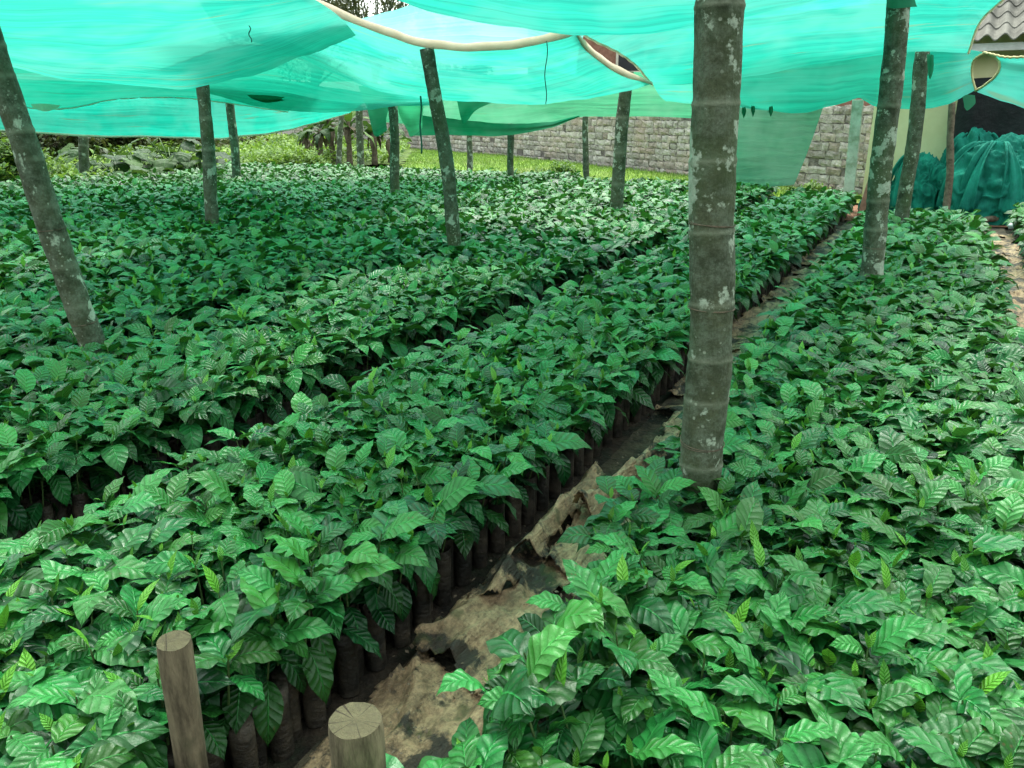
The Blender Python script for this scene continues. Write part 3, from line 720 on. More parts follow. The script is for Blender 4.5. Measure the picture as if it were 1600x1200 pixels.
# net with the wide white hem
_, GB = net([[(250, -130, 7.0), (400, -45, 7.1), (478, 0, 7.15), (560, 36, 7.2), (660, 73, 7.2), (740, 79, 7.1), (820, 73, 7.0), (870, 62, 6.9), (900, 52, 6.8)],
     [(300, -20, 8.0), (440, 40, 8.0), (560, 78, 8.1), (660, 105, 8.2), (760, 112, 8.1), (850, 103, 7.8), (921, 80, 7.4)],
     [(330, 30, 9.0), (480, 75, 9.0), (580, 112, 9.1), (660, 133, 9.2), (760, 144, 9.0), (860, 140, 8.5), (956, 110, 8.0)],
     [(350, 45, 9.6), (465, 88, 9.7), (520, 116, 9.8), (590, 142, 9.9), (655, 152, 10), (760, 160, 9.7), (860, 161, 9.2), (940, 150, 8.8), (1019, 131, 8.3)]],
    'bright net with a wide white hem running over the leaning middle pole', nu=110, nv=44, hem=['top', 'right'], hemr=.062, seed=2)
net([[(250, 110, 9.9), (360, 70, 10), (465, 82, 10.1), (560, 122, 10.2), (665, 146, 10.4)],
     [(280, 130, 11), (400, 128, 11), (500, 145, 11.2), (600, 160, 11.4), (670, 158, 11.4)],
     [(330, 148, 12), (420, 170, 12), (500, 177, 12.2), (590, 170, 12.4), (675, 163, 12.4)]],
    'net tucked behind the white-hemmed one, edged with a frayed rope', nu=70, hem=['top'], hemr=.010, seed=3, hemmat='rope')
net([[(-120, 70, 10.5), (100, 100, 10.8), (300, 112, 11.3), (500, 130, 11.5)],
     [(-120, 120, 12), (100, 132, 12.3), (300, 138, 12.6), (480, 150, 12.8)],
     [(-120, 165, 13.6), (30, 167, 13.6), (110, 166, 13.8), (220, 152, 14), (320, 156, 14.2), (450, 174, 14.2)]],
    'low net strip seen beneath the largest one, behind the straight left pole', nu=70, hem=['bottom'], hemr=.012, seed=4)
net([[(-160, 118, 17.6), (100, 126, 18), (300, 126, 18.6), (430, 128, 19), (600, 148, 19.4)],
     [(-160, 165, 17.8), (100, 172, 18.2), (340, 172, 18.6), (450, 165, 18.9), (570, 160, 19.3)],
     [(-160, 198, 17.8), (0, 205, 18), (100, 211, 18.2), (230, 214, 18.4), (350, 216, 18.7), (450, 203, 19), (545, 177, 19.3)]],
    'long darker curtain of net hanging over the far left undergrowth', 'net_far', nu=90, hem=['bottom'], hemr=.03, seed=5)
# net high beyond the white hem, bright sky light put into its pale colour
net([[(520, 42, 14), (575, 27, 14), (640, 8, 13.6), (700, -20, 13.4), (800, -30, 13), (880, -20, 12.6), (930, 10, 12.4)],
     [(530, 60, 13), (650, 50, 12.8), (800, 50, 12.4), (860, 60, 12), (905, 75, 12)],
     [(540, 80, 12), (660, 95, 11.8), (800, 105, 11.6), (850, 110, 11.5), (900, 116, 11.3)]],
    'net coloured almost white for sky glare, seen above the wide white hem', 'net_skylit', nu=60, seed=6)
# near net at the top centre
net([[(330, -330, 2.3), (650, -330, 2.35), (900, -330, 2.4), (1150, -330, 2.5), (1450, -330, 2.6)],
     [(420, -160, 3.2), (680, -120, 3.4), (880, -90, 3.5), (1100, -100, 3.5), (1380, -130, 3.4)],
     [(520, -60, 4.2), (690, -20, 4.4), (880, 10, 4.6), (1095, 0, 4.6), (1330, -50, 4.4)],
     [(575, -22, 4.8), (640, 6, 4.9), (700, 24, 5.0), (790, 42, 5.2), (880, 51, 5.3), (970, 49, 5.4), (1095, 35, 5.4), (1190, 18, 5.3), (1290, -6, 5.2), (1420, -45, 5)],
     [(540, -110, 6.5), (700, -60, 6.7), (880, -40, 6.9), (1095, -50, 7.0), (1290, -80, 7.0), (1430, -110, 6.8)]],  # unseen rear row added to close a light gap above the beds
    'nearest net bellying down over the top middle of the photo', nu=110, nv=40, seed=7)
# right nets
_, GE = net([[(900, 20, 6.6), (1000, -60, 6.4), (1200, -90, 6.6), (1400, -110, 6.9), (1640, -110, 6.8)],
     [(907, 50, 7.2), (1040, 0, 7.2), (1200, -10, 7.3), (1400, -30, 7.4), (1590, -20, 7.3)],
     [(974, 88, 7.8), (1060, 72, 8.0), (1200, 56, 8.2), (1400, 34, 8.2), (1535, 30, 8.1)],
     [(1019, 131, 8.6), (1085, 130, 8.9), (1165, 121, 9.1), (1230, 110, 9.2), (1300, 97, 9.2), (1370, 87, 9.2), (1430, 81, 9.2), (1513, 84, 9.0)]],
    'bright net right of the thick pole, with brown scratches', nu=110, nv=44, hem=['left', 'right'], hemr=.011, seed=8)
net([[(1010, 110, 10.4), (1120, 95, 10.6), (1250, 80, 10.8), (1400, 65, 10.9), (1538, 84, 10.4)],
     [(1020, 132, 10.9), (1150, 128, 11), (1300, 122, 11.1), (1400, 112, 11.1), (1521, 98, 10.5)],
     [(1030, 150, 11.2), (1150, 152, 11.3), (1300, 146, 11.4), (1400, 138, 11.3), (1518, 119, 10.6)],
     [(1040, 160, 11.3), (1110, 165, 11.4), (1165, 168, 11.4), (1205, 173, 11.5), (1240, 177, 11.5), (1285, 168, 11.5), (1315, 162, 11.5), (1340, 155, 11.5), (1352, 160, 11.5), (1375, 168, 11.5), (1440, 170, 11.3), (1480, 162, 11), (1524, 143, 10.6)]],
    'net with a scalloped lower edge strung to the concrete post', nu=120, nv=36, hem=['right'], hemr=.012, seed=9, wr=.016, hemmat='rope')
net([[(1538, 84, 10.3), (1560, 87, 10.2), (1590, 88, 10.1), (1640, 86, 10), (1760, 80, 9.8)],
     [(1558, 92, 10.3), (1600, 98, 10.2), (1680, 100, 10), (1760, 100, 9.9)],
     [(1562, 106, 10.3), (1600, 114, 10.2), (1680, 118, 10), (1760, 120, 9.9)],
     [(1550, 124, 10.4), (1590, 134, 10.3), (1660, 150, 10.2), (1760, 165, 10)],
     [(1524, 143, 10.6), (1560, 155, 10.5), (1600, 168, 10.4), (1680, 200, 10.2), (1760, 220, 10)]],
    'net with a rope-edged round hole at the right edge of the photo', nu=50, hem=['top', 'left'], hemr=.012, seed=10, hemmat='rope')
# upper nets added to filter light over the far beds, mostly behind nearer ones
net([[(-200, -20, 8.8), (200, -20, 9.0), (440, -20, 9.2), (540, 60, 9.4)], [(-180, 92, 12.5), (200, 98, 12.7), (500, 106, 13), (690, 118, 12.8)], [(-200, 110, 17), (200, 118, 17.2), (500, 126, 17.4), (850, 132, 17)]],
    'added upper net filtering light over the far left beds, behind the nearer nets', 'net_thin', nu=60, seed=21)
net([[(1040, -30, 9.0), (1280, -30, 9.3), (1420, -30, 9.4), (1500, -20, 9.4)], [(1090, 90, 12), (1280, 80, 12), (1420, 75, 12), (1490, 75, 12)], [(1100, 118, 15.2), (1280, 105, 15), (1420, 100, 14.8), (1480, 100, 14.7)]],
    'added upper net filtering light over the far right beds, behind the scratched net', 'net_thin', nu=50, seed=22)
# far nets by the wall
net([[(560, 135, 17.5), (720, 120, 17.5), (900, 115, 17.5), (1130, 110, 17.3)],
     [(570, 160, 17.6), (720, 155, 17.6), (900, 150, 17.6), (1130, 150, 17.4)],
     [(585, 190, 17.6), (700, 200, 17.7), (800, 203, 17.7), (880, 189, 17.6), (920, 182, 17.6), (1000, 182, 17.5), (1130, 186, 17.4)]],
    'far dull green net hanging level before the stone wall', 'net_green', nu=80, seed=11)
net([[(632, 176, 16.4), (715, 188, 16.4), (797, 194, 16.3), (850, 191, 16.3), (904, 181, 16.3)],
     [(636, 196, 16.3), (720, 202, 16.3), (797, 203, 16.2), (850, 197, 16.2), (905, 182, 16.2)],
     [(640, 211, 16.4), (737, 213, 16.4), (797, 212, 16.3), (850, 202, 16.3), (906, 183, 16.3)]],
    'dark folded net sagging like a crescent before the wall', 'net_dark', nu=50, nv=14, seed=12)
net([[(572, 160, 15.6), (590, 160, 15.6), (612, 160, 15.5)], [(578, 188, 15.7), (592, 188, 15.5), (604, 186, 15.6)], [(584, 211, 15.6), (592, 213, 15.5), (605, 205, 15.6)]],
    'ragged dark net flap hanging left of the dark pole', 'net_dark', nu=16, nv=16, seed=13, wr=.03)
net([[(620, 160, 15.4), (640, 160, 15.2), (662, 160, 15.4)], [(624, 180, 15.3), (642, 184, 15.5), (660, 182, 15.3)], [(636, 205, 15.4), (643, 216, 15.4), (660, 200, 15.4)]],
    'twisted green net flap hanging right of the dark pole', 'net_green', nu=16, nv=16, seed=14, wr=.03)
net([[(714, 154, 15.0), (742, 156, 15.0), (774, 158, 15.0)], [(718, 174, 15.1), (730, 174, 15), (745, 171, 15.0)], [(723, 192, 15.0), (726, 191, 15.0), (729, 189, 15.0)]],
    'small three-cornered dark net corner beside the leaning middle pole', 'net_dark', nu=14, nv=14, seed=15, wr=.02)
net([[(1095, 140, 15.4), (1150, 150, 15.2), (1220, 158, 15.0), (1290, 160, 14.8)],
     [(1085, 220, 15.4), (1150, 225, 15.3), (1210, 226, 15.0), (1266, 226, 14.8)],
     [(1080, 292, 15.3), (1140, 292, 15.3), (1195, 291, 15.0), (1241, 289, 14.8)]],
    'upright green net curtain slanting in front of the stone wall', 'net_old', nu=50, nv=30, seed=16, wr=.02)

net([[(386, 148, 11.3), (415, 149, 11.3), (446, 152, 11.3)], [(392, 153, 11.2), (415, 156, 11.2), (440, 155, 11.2)], [(398, 156, 11.3), (418, 161, 11.3), (446, 157, 11.3)]],
    'small dark net piece standing in for the dark slot between the straight and slanting poles', 'net_dark', nu=20, nv=10, seed=40, wr=.004)  # added dark piece, the shade of a slot in the nets put into colour
net([[(48, 163, 13.3), (70, 162, 13.2), (94, 164, 13.3)], [(52, 168, 13.3), (70, 168, 13.2), (92, 167, 13.3)], [(60, 172, 13.3), (72, 174, 13.2), (88, 170, 13.3)]],
    'small white scrap of sheet caught at the far left net edge', 'hem', nu=20, nv=10, seed=41, wr=.006)
def rag(pts, label, seed, group=None, mat='bundle'):
    o, G = net([[p[0] for p in pts], [p[1] for p in pts], [p[2] for p in pts]], label, 'net_dark', 10, 12, .03, name='cloth_rag', seed=seed, group=group)
    o['category'] = 'rag'; return o
rag([[(1448, 84, 10.3), (1449, 100, 10.3), (1450, 112, 10.3)], [(1455, 83, 10.2), (1456, 104, 10.2), (1453, 122, 10.2)], [(1459, 84, 10.3), (1459, 104, 10.3), (1456, 118, 10.3)]], 'teal cloth rag tied at the top of the greenish pole', 30)
rag([[(1384, -20, 6.3), (1386, -8, 6.3), (1386, 3, 6.3)], [(1402, -20, 6.2), (1403, -5, 6.2), (1400, 5, 6.2)], [(1430, -20, 6.3), (1431, -6, 6.3), (1434, 3, 6.3)]], 'dark cloth rag tied about the top of the flecked pole', 31)
rag([[(1504, 150, 10.4), (1506, 158, 10.4), (1507, 166, 10.4)], [(1512, 145, 10.4), (1513, 158, 10.4), (1512, 170, 10.4)], [(1524, 144, 10.4), (1525, 156, 10.4), (1520, 163, 10.4)]], 'frayed cloth knot where the right nets are tied together', 32)
for q, xx in enumerate((1162, 1176, 1204)):
    rag([[(xx-2, 166, 11.2), (xx-3, 173, 11.2), (xx-1, 178, 11.2)], [(xx, 166, 11.1), (xx+1, 174, 11.1), (xx, 182, 11.1)], [(xx+3, 166, 11.2), (xx+4, 172, 11.2), (xx+3, 177, 11.2)]],
        ['small rag on the scalloped net edge, closest to the thick pole', 'small rag on the scalloped net edge, middle of three', 'small rag on the scalloped net edge, rightmost of three'][q], 33+q)
# hanging cords
def cord(a, b, label, r=.004, mat='cord', sag=0):
    A, B_ = Vector(at_d(*a)), Vector(at_d(*b)); mb = MB()
    mb.tube([A.lerp(B_, t)+Vector((0.01*math.sin(t*9), 0, -sag*4*t*(1-t))) for t in np.linspace(0, 1, 16)], r, 6)
    return tag(mb.build('hanging_cord', M[mat], smooth=True), label, 'cord')
cord((854, 64, 6.88), (852, 162, 6.9), 'thin dark cord hanging straight down from the white hem')
cord((657, 150, 9.6), (658, 240, 9.6), 'thin green strip dangling left of the leaning middle pole', .010)
cord((389, 40, 5.5), (392, 66, 5.5), 'short thread dangling from the largest net', .003)

# ------------------------------------------------------------ stone wall
def stone_wall():
    L = (WB-WA).length; dr = (WB-WA).normalized(); nrm = Vector((dr.y, -dr.x))
    if nrm.dot(-WA) < 0: nrm = -nrm
    HT = 1.74; mb = MB(); rr = random.Random(4)
    Mx = Matrix(((dr.x, nrm.x, 0, 0), (dr.y, nrm.y, 0, 0), (0, 0, 1, 0), (0, 0, 0, 1)))
    zz = -.1; ci = 0
    while zz < HT:
        h = rr.uniform(.15, .21); x = -rr.random()*.3
        while x < L:
            w_ = rr.uniform(.18, .5); rise = .012*x+.02*nz(x*.3, ci); t = rr.random()
            x0, x1 = x+.007, x+w_-.007; z0, z1 = zz+.007+rise, zz+h-.007+rise; dep_ = rr.uniform(-.012, .012)
            if rr.random() < .035: x += w_; continue
            # rough-faced block: 4x3 front grid bulged
            nx, nzz = 3, 3; vs = []; fs = []
            for j in range(nzz+1):
                for i in range(nx+1):
                    u, v = i/nx, j/nzz; ed = min(u, 1-u, v, 1-v)
                    jx = rr.uniform(-.018, .018); jz = rr.uniform(-.016, .016)
                    vs.append(Mx @ Vector((x0+(x1-x0)*u+jx, .19+dep_+(.02+rr.uniform(-.012, .02) if ed > 0 else 0), z0+(z1-z0)*v+jz)))
            for j in range(nzz):
                for i in range(nx): a = j*(nx+1)+i; fs.append((a, a+1, a+nx+2, a+nx+1))
            b = [0, 1, 2, 3, 7, 11, 15, 14, 13, 12, 8, 4]; k0 = len(vs)
            for q in b: p = vs[q].copy(); p -= Mx.to_3x3() @ Vector((0, .10+dep_, 0)); vs.append(p)
            for q in range(12): fs.append((b[q], k0+q, k0+(q+1) % 12, b[(q+1) % 12]))
            mb.add(vs, fs, (t, 1.0 if rr.random() < .18 else 0, 0, 1)); x += w_
        zz += h; ci += 1
    root = empty('stone_wall', (WA.x, WA.y, 0)); tag(root, 'long weathered stone wall of rough grey and pinkish courses behind the beds', 'wall')
    mb.build('blocks', M['stone'], root)
    c = MB()
    n = 40
    for i in range(n):
        x0, x1 = L*i/n, L*(i+1)/n; r0, r1 = .012*x0, .012*x1
        vs = [Mx @ Vector(p) for p in ((x0, -.15, -.2), (x1, -.15, -.2), (x1, .18, -.2), (x0, .18, -.2), (x0, -.15, HT+r0), (x1, -.15, HT+r1), (x1, .18, HT+r1), (x0, .18, HT+r0))]
        c.add(vs, [(3, 2, 1, 0), (4, 5, 6, 7), (2, 3, 7, 6), (0, 1, 5, 4)]+([(3, 0, 4, 7)] if i == 0 else [])+([(1, 2, 6, 5)] if i == n-1 else []))
    c.build('mortar_core', M['mortar'], root)
stone_wall()

# ------------------------------------------------------------ vegetation
def blades(name, n, region, zf, hmin, hmax, w_, mat, label, cat_, tonef=None):
    out = []
    P = []
    while len(P) < n:
        x, y = region()
        P.append((x, y, zf(x, y)-.01))
    P = np.array(P); L = rng.uniform(hmin, hmax, n)
    v = leaves(n, L, np.full(n, w_)*rng.uniform(.7, 1.3, n), rng.uniform(0, 6.28, n), np.radians(rng.normal(72, 12, n)), np.radians(rng.uniform(10, 70, n)), P, 3, 1, 0, 0, None, rng.random(n), np.clip(rng.normal(.3, .25, n), 0, 1))
    me = np_mesh(name, v[0], v[1], [M[mat]], v[2], v[3]); return tag(link(name, me), label, cat_, kind='stuff')
def in_poly(P, x, y):
    for i in range(len(P)):
        a, b = P[i], P[(i+1) % len(P)]
        if (b[0]-a[0])*(y-a[1])-(b[1]-a[1])*(x-a[0]) < 0: return False
    return True
def rnd_in(P):
    xs = [p[0] for p in P]; ys = [p[1] for p in P]
    while True:
        x, y = random.uniform(min(xs), max(xs)), random.uniform(min(ys), max(ys))
        if in_poly(P, x, y): return x, y
blades('grass', 26000, lambda: rnd_in(LAWN), lz, .05, .16, .012, 'leafy', 'bright short grass between the beds and the stone wall', 'grass')
# leafy ground cover of the left plot
FN = [(-28, 10), (-17.3, 8), (-16.5, 16.2), (-13.6, 18.3), (-21, 29.8), (-38, 38)]
n = 30000; P = []
for _ in range(n):
    x, y = rnd_in(FN); P.append((x, y, fz(x, y)+max(0, .22*nz(x*.8, y*.8, 1)+.12)*random.random()*2.2+.03))
P = np.array(P); L = rng.uniform(.09, .24, n)
patch = np.array([nz(p[0]*.45, p[1]*.45, 6) for p in P])
v = leaves(n, L, L*.55, rng.uniform(0, 6.28, n), np.radians(rng.normal(35, 25, n)), np.radians(rng.uniform(20, 80, n)), P, 3, 2, .3, .05, None, np.clip(rng.random(n)*.6+patch, 0, 1), np.clip(rng.normal(.35, .25, n)+patch*.8, 0, 1))
tag(link('ground_cover', np_mesh('ground_cover', v[0], v[1], [M['leafy']], v[2], v[3])), 'yellow-green leafy ground cover beyond the beds at left', 'ground cover', kind='stuff')
def big_leaf_plant(c, hgt, n, L, mat, label, name='taro_plant', cat_='plant', group=None, elev=(50, 15), young=.1, wid=.8, toff=0.0):
    root = empty(name, c); tag(root, label, cat_, group)
    az = np.array([i*2.4+random.uniform(-.3, .3) for i in range(n)]); hh = hgt*rng.uniform(.35, 1, n); sp_ = hgt*rng.uniform(.25, .6, n)
    org = np.stack([np.cos(az)*sp_, np.sin(az)*sp_, hh], -1); Ls = L*rng.uniform(.6, 1.2, n)
    v = leaves(n, Ls, Ls*wid, az, np.radians(rng.normal(5, 18, n)), np.radians(rng.uniform(30, 90, n)), org, 10, 6, .25, .05, rng.normal(0, .3, n), np.clip(rng.random(n)+toff, 0, 1), np.clip(rng.normal(young, .2, n), 0, 1))
    link('leaf_blades', np_mesh('leaf_blades', v[0], v[1], [M[mat]], v[2], v[3]), None, root)
    mb = MB()
    for i in range(n):
        o = Vector(org[i]); mb.tube([(0, 0, 0), o*.5+Vector((0, 0, hh[i]*.18)), o], [.02, .014, .01], 5)
    mb.build('stalks', M['stem'], root, True); return root
tl = ['broad-leaved taro plant with pale leaves left of the dark hollow', 'tallest taro plant over the dark hollow at left', 'drooping dark taro plant left of the straight pole',
      'low taro plant at the foot of the tall one', 'pale taro plant behind the far left pole', 'small taro plant right of the slanting slim pole', 'bright young taro plant close to the far left pole', 'taro plant at the edge of the hollow under the curtain']
for q, (ax, ay, d, h, n, L, t) in enumerate([(178, 262, 21, .75, 14, .62, .3), (268, 262, 22, 1.0, 18, .62, -.1), (310, 262, 21.5, .8, 16, .6, -.3), (240, 268, 19.5, .5, 12, .45, -.3),
        (140, 258, 23, .8, 12, .5, .3), (400, 262, 20.5, .45, 10, .42, 0), (160, 268, 19, .45, 12, .4, .3), (220, 258, 23, .8, 14, .6, 0)]):
    p = at_d(ax, ay, d); big_leaf_plant((p.x, p.y, fz(p.x, p.y)-.02), h, n, L, 'taro', tl[q], toff=t, group='taro plants at the left')
# shrubs built of many small leaves, with stems
def shrub(c, rx, rz_, n, mat, label, L=.1, name='shrub', cat_='shrub', tn=(0, 1), young=.15, group=None, trunk=True):
    root = empty(name, c); tag(root, label, cat_, group); nb = max(5, int(n/150)); cl = []
    for i in range(nb):
        a = random.uniform(0, 6.28); r = rx*math.sqrt(random.random())*.8; cl.append((r*math.cos(a), r*math.sin(a), rz_*random.uniform(.25, .9)*(1-.5*(r/rx)**2), random.uniform(.22, .42)*rx, random.random()))
    P = np.zeros((n, 3)); tone = np.zeros(n)
    for i in range(n):
        b = cl[i % nb]; d = Vector((random.gauss(0, 1), random.gauss(0, 1), random.gauss(0, 1))).normalized()*(random.random()**.45)*b[3]
        P[i] = (b[0]+d.x, b[1]+d.y, max(.03, b[2]+d.z*.8)); tone[i] = tn[0]+(tn[1]-tn[0])*(b[4]*.7+.3*random.random())
    Ls = L*rng.uniform(.6, 1.3, n)
    v = leaves(n, Ls, Ls*.5, rng.uniform(0, 6.28, n), np.radians(rng.normal(20, 30, n)), np.radians(rng.uniform(10, 70, n)), P, 3, 2, .3, .04, None, np.clip(tone, 0, 1), np.clip(rng.normal(young, .15, n), 0, 1))
    link('foliage', np_mesh('foliage', v[0], v[1], [M[mat]], v[2], v[3]), None, root)
    mb = MB()
    for b in cl: mb.tube([(0, 0, -.02), (b[0]*.4, b[1]*.4, b[2]*.5), (b[0], b[1], b[2])], [.02+rx*.012, .012+rx*.008, .006], 5)
    mb.build('branches', M['wood'], root, True); return root
sh_l = ['leafy shrub filling the left edge of the photo behind the leaning pole', 'low yellow-green shrub right of the leaning left pole', 'dark hedge shrub far left under the curtain', 'dark hedge shrub behind the far left pole',
        'far hedge shrub between the far left pole and the taro', 'hedge shrub behind the taro plants', 'bright bushy weed mound right of the slim pole', 'low weed mound left of the banana clump', 'tall bush at the extreme left edge of the photo']
for q, (ax, ay, d, rx, rz_, n, mat, tn, yg) in enumerate([(20, 270, 19.5, 1.1, 1.15, 3200, 'leafy', (0, .7), .1), (95, 275, 19, .8, .6, 1800, 'leafy', (.3, 1), .4), (40, 235, 30, 2.5, 2.1, 4500, 'treeleaf', (0, .6), .05),
        (110, 235, 32, 2.6, 1.9, 4500, 'treeleaf', (0, .6), .05), (190, 235, 33, 2.6, 1.7, 4000, 'treeleaf', (.1, .9), .2), (290, 235, 34, 3.0, 1.6, 4500, 'treeleaf', (.1, .9), .2),
        (430, 250, 25, 1.9, .32, 3000, 'leafy', (.2, .9), .3), (465, 250, 24, 1.2, .3, 2200, 'leafy', (.2, .9), .25), (-60, 262, 20.5, 1.6, 1.7, 3600, 'leafy', (0, .6), .05)]):
    p = at_d(ax, ay, d); shrub((p.x, p.y, fz(p.x, p.y)-.02), rx, rz_, n, mat, sh_l[q], .13 if d < 26 else .22, tn=tn, young=yg, group='shrubs beyond the beds')
p = at_d(1263, 296, 15.5); shrub((p.x, p.y, .02), .48, .42, 1500, 'leafy', 'small yellow-green bush at the wall foot near the concrete post', .07, tn=(.2, 1), young=.35)
p = at_d(868, 270, 19); shrub((p.x, p.y, lz(p.x, p.y)), .75, .55, 1500, 'leafy', 'weedy bush on the lawn against the stone wall', .1, tn=(0, .8), young=.1)
# banana clump
def banana(c, hgt, n, label, bright=0, seed=0):
    root = empty('banana_plant', c); tag(root, label, 'banana plant', 'banana plants by the wall'); mb = MB()
    lx, ly = random.uniform(-.12, .12), random.uniform(-.12, .12)
    mb.tube([(lx*t, ly*t, hgt*.55*t) for t in np.linspace(0, 1, 9)], [.10*(1-.45*t)*(1+.06*math.sin(t*20)) for t in np.linspace(0, 1, 9)], 12); mb.build('trunk', M['wood'], root, True)
    az = np.array([i*2.4+seed for i in range(n)]); L = hgt*rng.uniform(.38, .62, n); org = np.zeros((n, 3)); org[:, 0] = lx; org[:, 1] = ly; org[:, 2] = hgt*.55*rng.uniform(.7, 1, n)
    v = leaves(n, L, L*.27, az, np.radians(rng.normal(58, 16, n)), np.radians(rng.uniform(80, 150, n)), org, 14, 6, .35, .10, rng.normal(0, .3, n), rng.random(n), np.clip(rng.normal(.05+bright, .1, n), 0, 1), veins=20)
    link('leaves', np_mesh('leaves', v[0], v[1], [M['taro']], v[2], v[3]), None, root)
    # dry hanging leaves
    m = 7; L = hgt*rng.uniform(.25, .4, m); org = np.zeros((m, 3)); org[:, 2] = hgt*.5
    v = leaves(m, L, L*.2, rng.uniform(0, 6.28, m), np.radians(rng.normal(-30, 15, m)), np.radians(rng.uniform(50, 80, m)), org, 8, 3, .5, .12)
    link('dry_leaves', np_mesh('dry_leaves', v[0], v[1], [M['wood']], v[2], v[3]), None, root)
for q, (ax, d, h, n) in enumerate([(478, 27, 1.7, 8), (500, 25.5, 2.0, 9), (522, 26.5, 2.5, 9), (546, 25, 2.4, 9), (585, 26, 2.1, 9), (610, 27, 1.6, 7)]):
    p = at_d(ax, 250, d); banana((p.x, p.y, .2), h, n, ['leftmost low banana plant with broad grey leaves', 'banana plant left of the brown pole in the clump', 'tallest banana plant in the clump, behind the brown pole',
        'banana plant between the brown and the pale green poles', 'banana plant with drooping leaves right of the pale green pole', 'rightmost small banana plant against the wall'][q], .5 if q == 3 else 0, q)
# dead brown fronds / weeds low at the clump
# ------------------------------------------------------------ trees behind the wall
def tree(c, hgt, cr, n, label, seed, tn=(0, 1), tr=.2):
    rr = random.Random(seed); root = empty('shade_tree', c); tag(root, label, 'tree', 'trees behind the wall')
    mb = MB(); th = hgt*.55; mb.tube([(.15*math.sin(t*3+seed), .1*math.cos(t*4), th*t) for t in np.linspace(0, 1, 10)], [tr*(1-.4*t) for t in np.linspace(0, 1, 10)], 10)
    cl = []
    for i in range(26):
        a = rr.uniform(0, 6.28); r = cr*math.sqrt(rr.random()); z = hgt*rr.uniform(.42, 1)*(1-.15*(r/cr)**2); cl.append(Vector((r*math.cos(a), r*math.sin(a), z)))
        b = cl[-1]; mb.tube([(0, 0, th*rr.uniform(.6, .95)), (b.x*.5, b.y*.5, b.z*.5+th*.4), tuple(b)], [tr*.35, tr*.2, .02], 5)
    mb.build('trunk', M['bark'], root, True)
    P = np.zeros((n, 3)); tone = np.zeros(n); rad = [rr.uniform(.16, .34)*cr for _ in cl]; tb = [rr.random() for _ in cl]
    for i in range(n):
        k = i % len(cl); d = Vector((random.gauss(0, 1), random.gauss(0, 1), random.gauss(0, .8))).normalized()*(random.random()**.5)*rad[k]; P[i] = cl[k]+d; tone[i] = tn[0]+(tn[1]-tn[0])*(tb[k]*.6+random.random()*.4)
    Ls = rng.uniform(.14, .3, n)
    v = leaves(n, Ls, Ls*.5, rng.uniform(0, 6.28, n), np.radians(rng.normal(0, 35, n)), np.radians(rng.uniform(0, 70, n)), P, 2, 2, .3, .04, None, tone, np.clip(rng.normal(.1, .12, n), 0, 1))
    link('crown', np_mesh('crown', v[0], v[1], [M['treeleaf']], v[2], v[3]), None, root)
for q, (ax, d, h, cr) in enumerate([(500, 46, 9.5, 4.2), (592, 44, 10.5, 4.4), (690, 50, 7, 3.5)]):
    p = at_d(ax, 190, d); tree((p.x, p.y, 0), h, cr, 9000, ['bushy tree behind the wall left of the pale net gap', 'tree whose trunk shows in the gap above the pale net', 'tree behind the pale net, mostly hidden', 'tree behind the left hand end of the wall'][q], q+3)

# ------------------------------------------------------------ brick house glimpsed between the nets
p = at_d(935, 80, 35); root = empty('brick_house', (p.x, p.y, 0), YAW*.5); tag(root, 'red-brown brick house with a dark window glimpsed between the nets', 'house')
mb = MB(); mb.box(-3, 11.0, 0, .3, 0, 5.6); mb.build('front_wall', M['brick'], root)
mb = MB(); mb.box(.85, 1.9, -.06, -.003, 3.5, 4.65); wf = mb.build('window', M['glass'], root)
mb = MB(); mb.box(.75, .85, -.09, .0, 3.4, 4.75); mb.box(1.9, 2.0, -.09, 0, 3.4, 4.75); mb.box(.85, 1.9, -.09, -.0, 4.652, 4.75); mb.box(.85, 1.9, -.09, 0, 3.4, 3.498); mb.build('frame', M['concrete'], wf)
mb = MB(); nxx = 60
for i in range(nxx):
    for j in range(4):
        x0, x1 = -2.5+i*.1, -2.4+i*.1; f = lambda x: .03*math.sin(x*42); y0, y1 = -2.4+j*.6, -1.8+j*.6; z = lambda y: 3.3+y*.32
        mb.add([(x0, y0, z(y0)+f(x0)), (x1, y0, z(y0)+f(x1)), (x1, y1, z(y1)+f(x1)), (x0, y1, z(y1)+f(x0))], [(0, 1, 2, 3)])
mb.build('porch_roof', M['tile'], root)

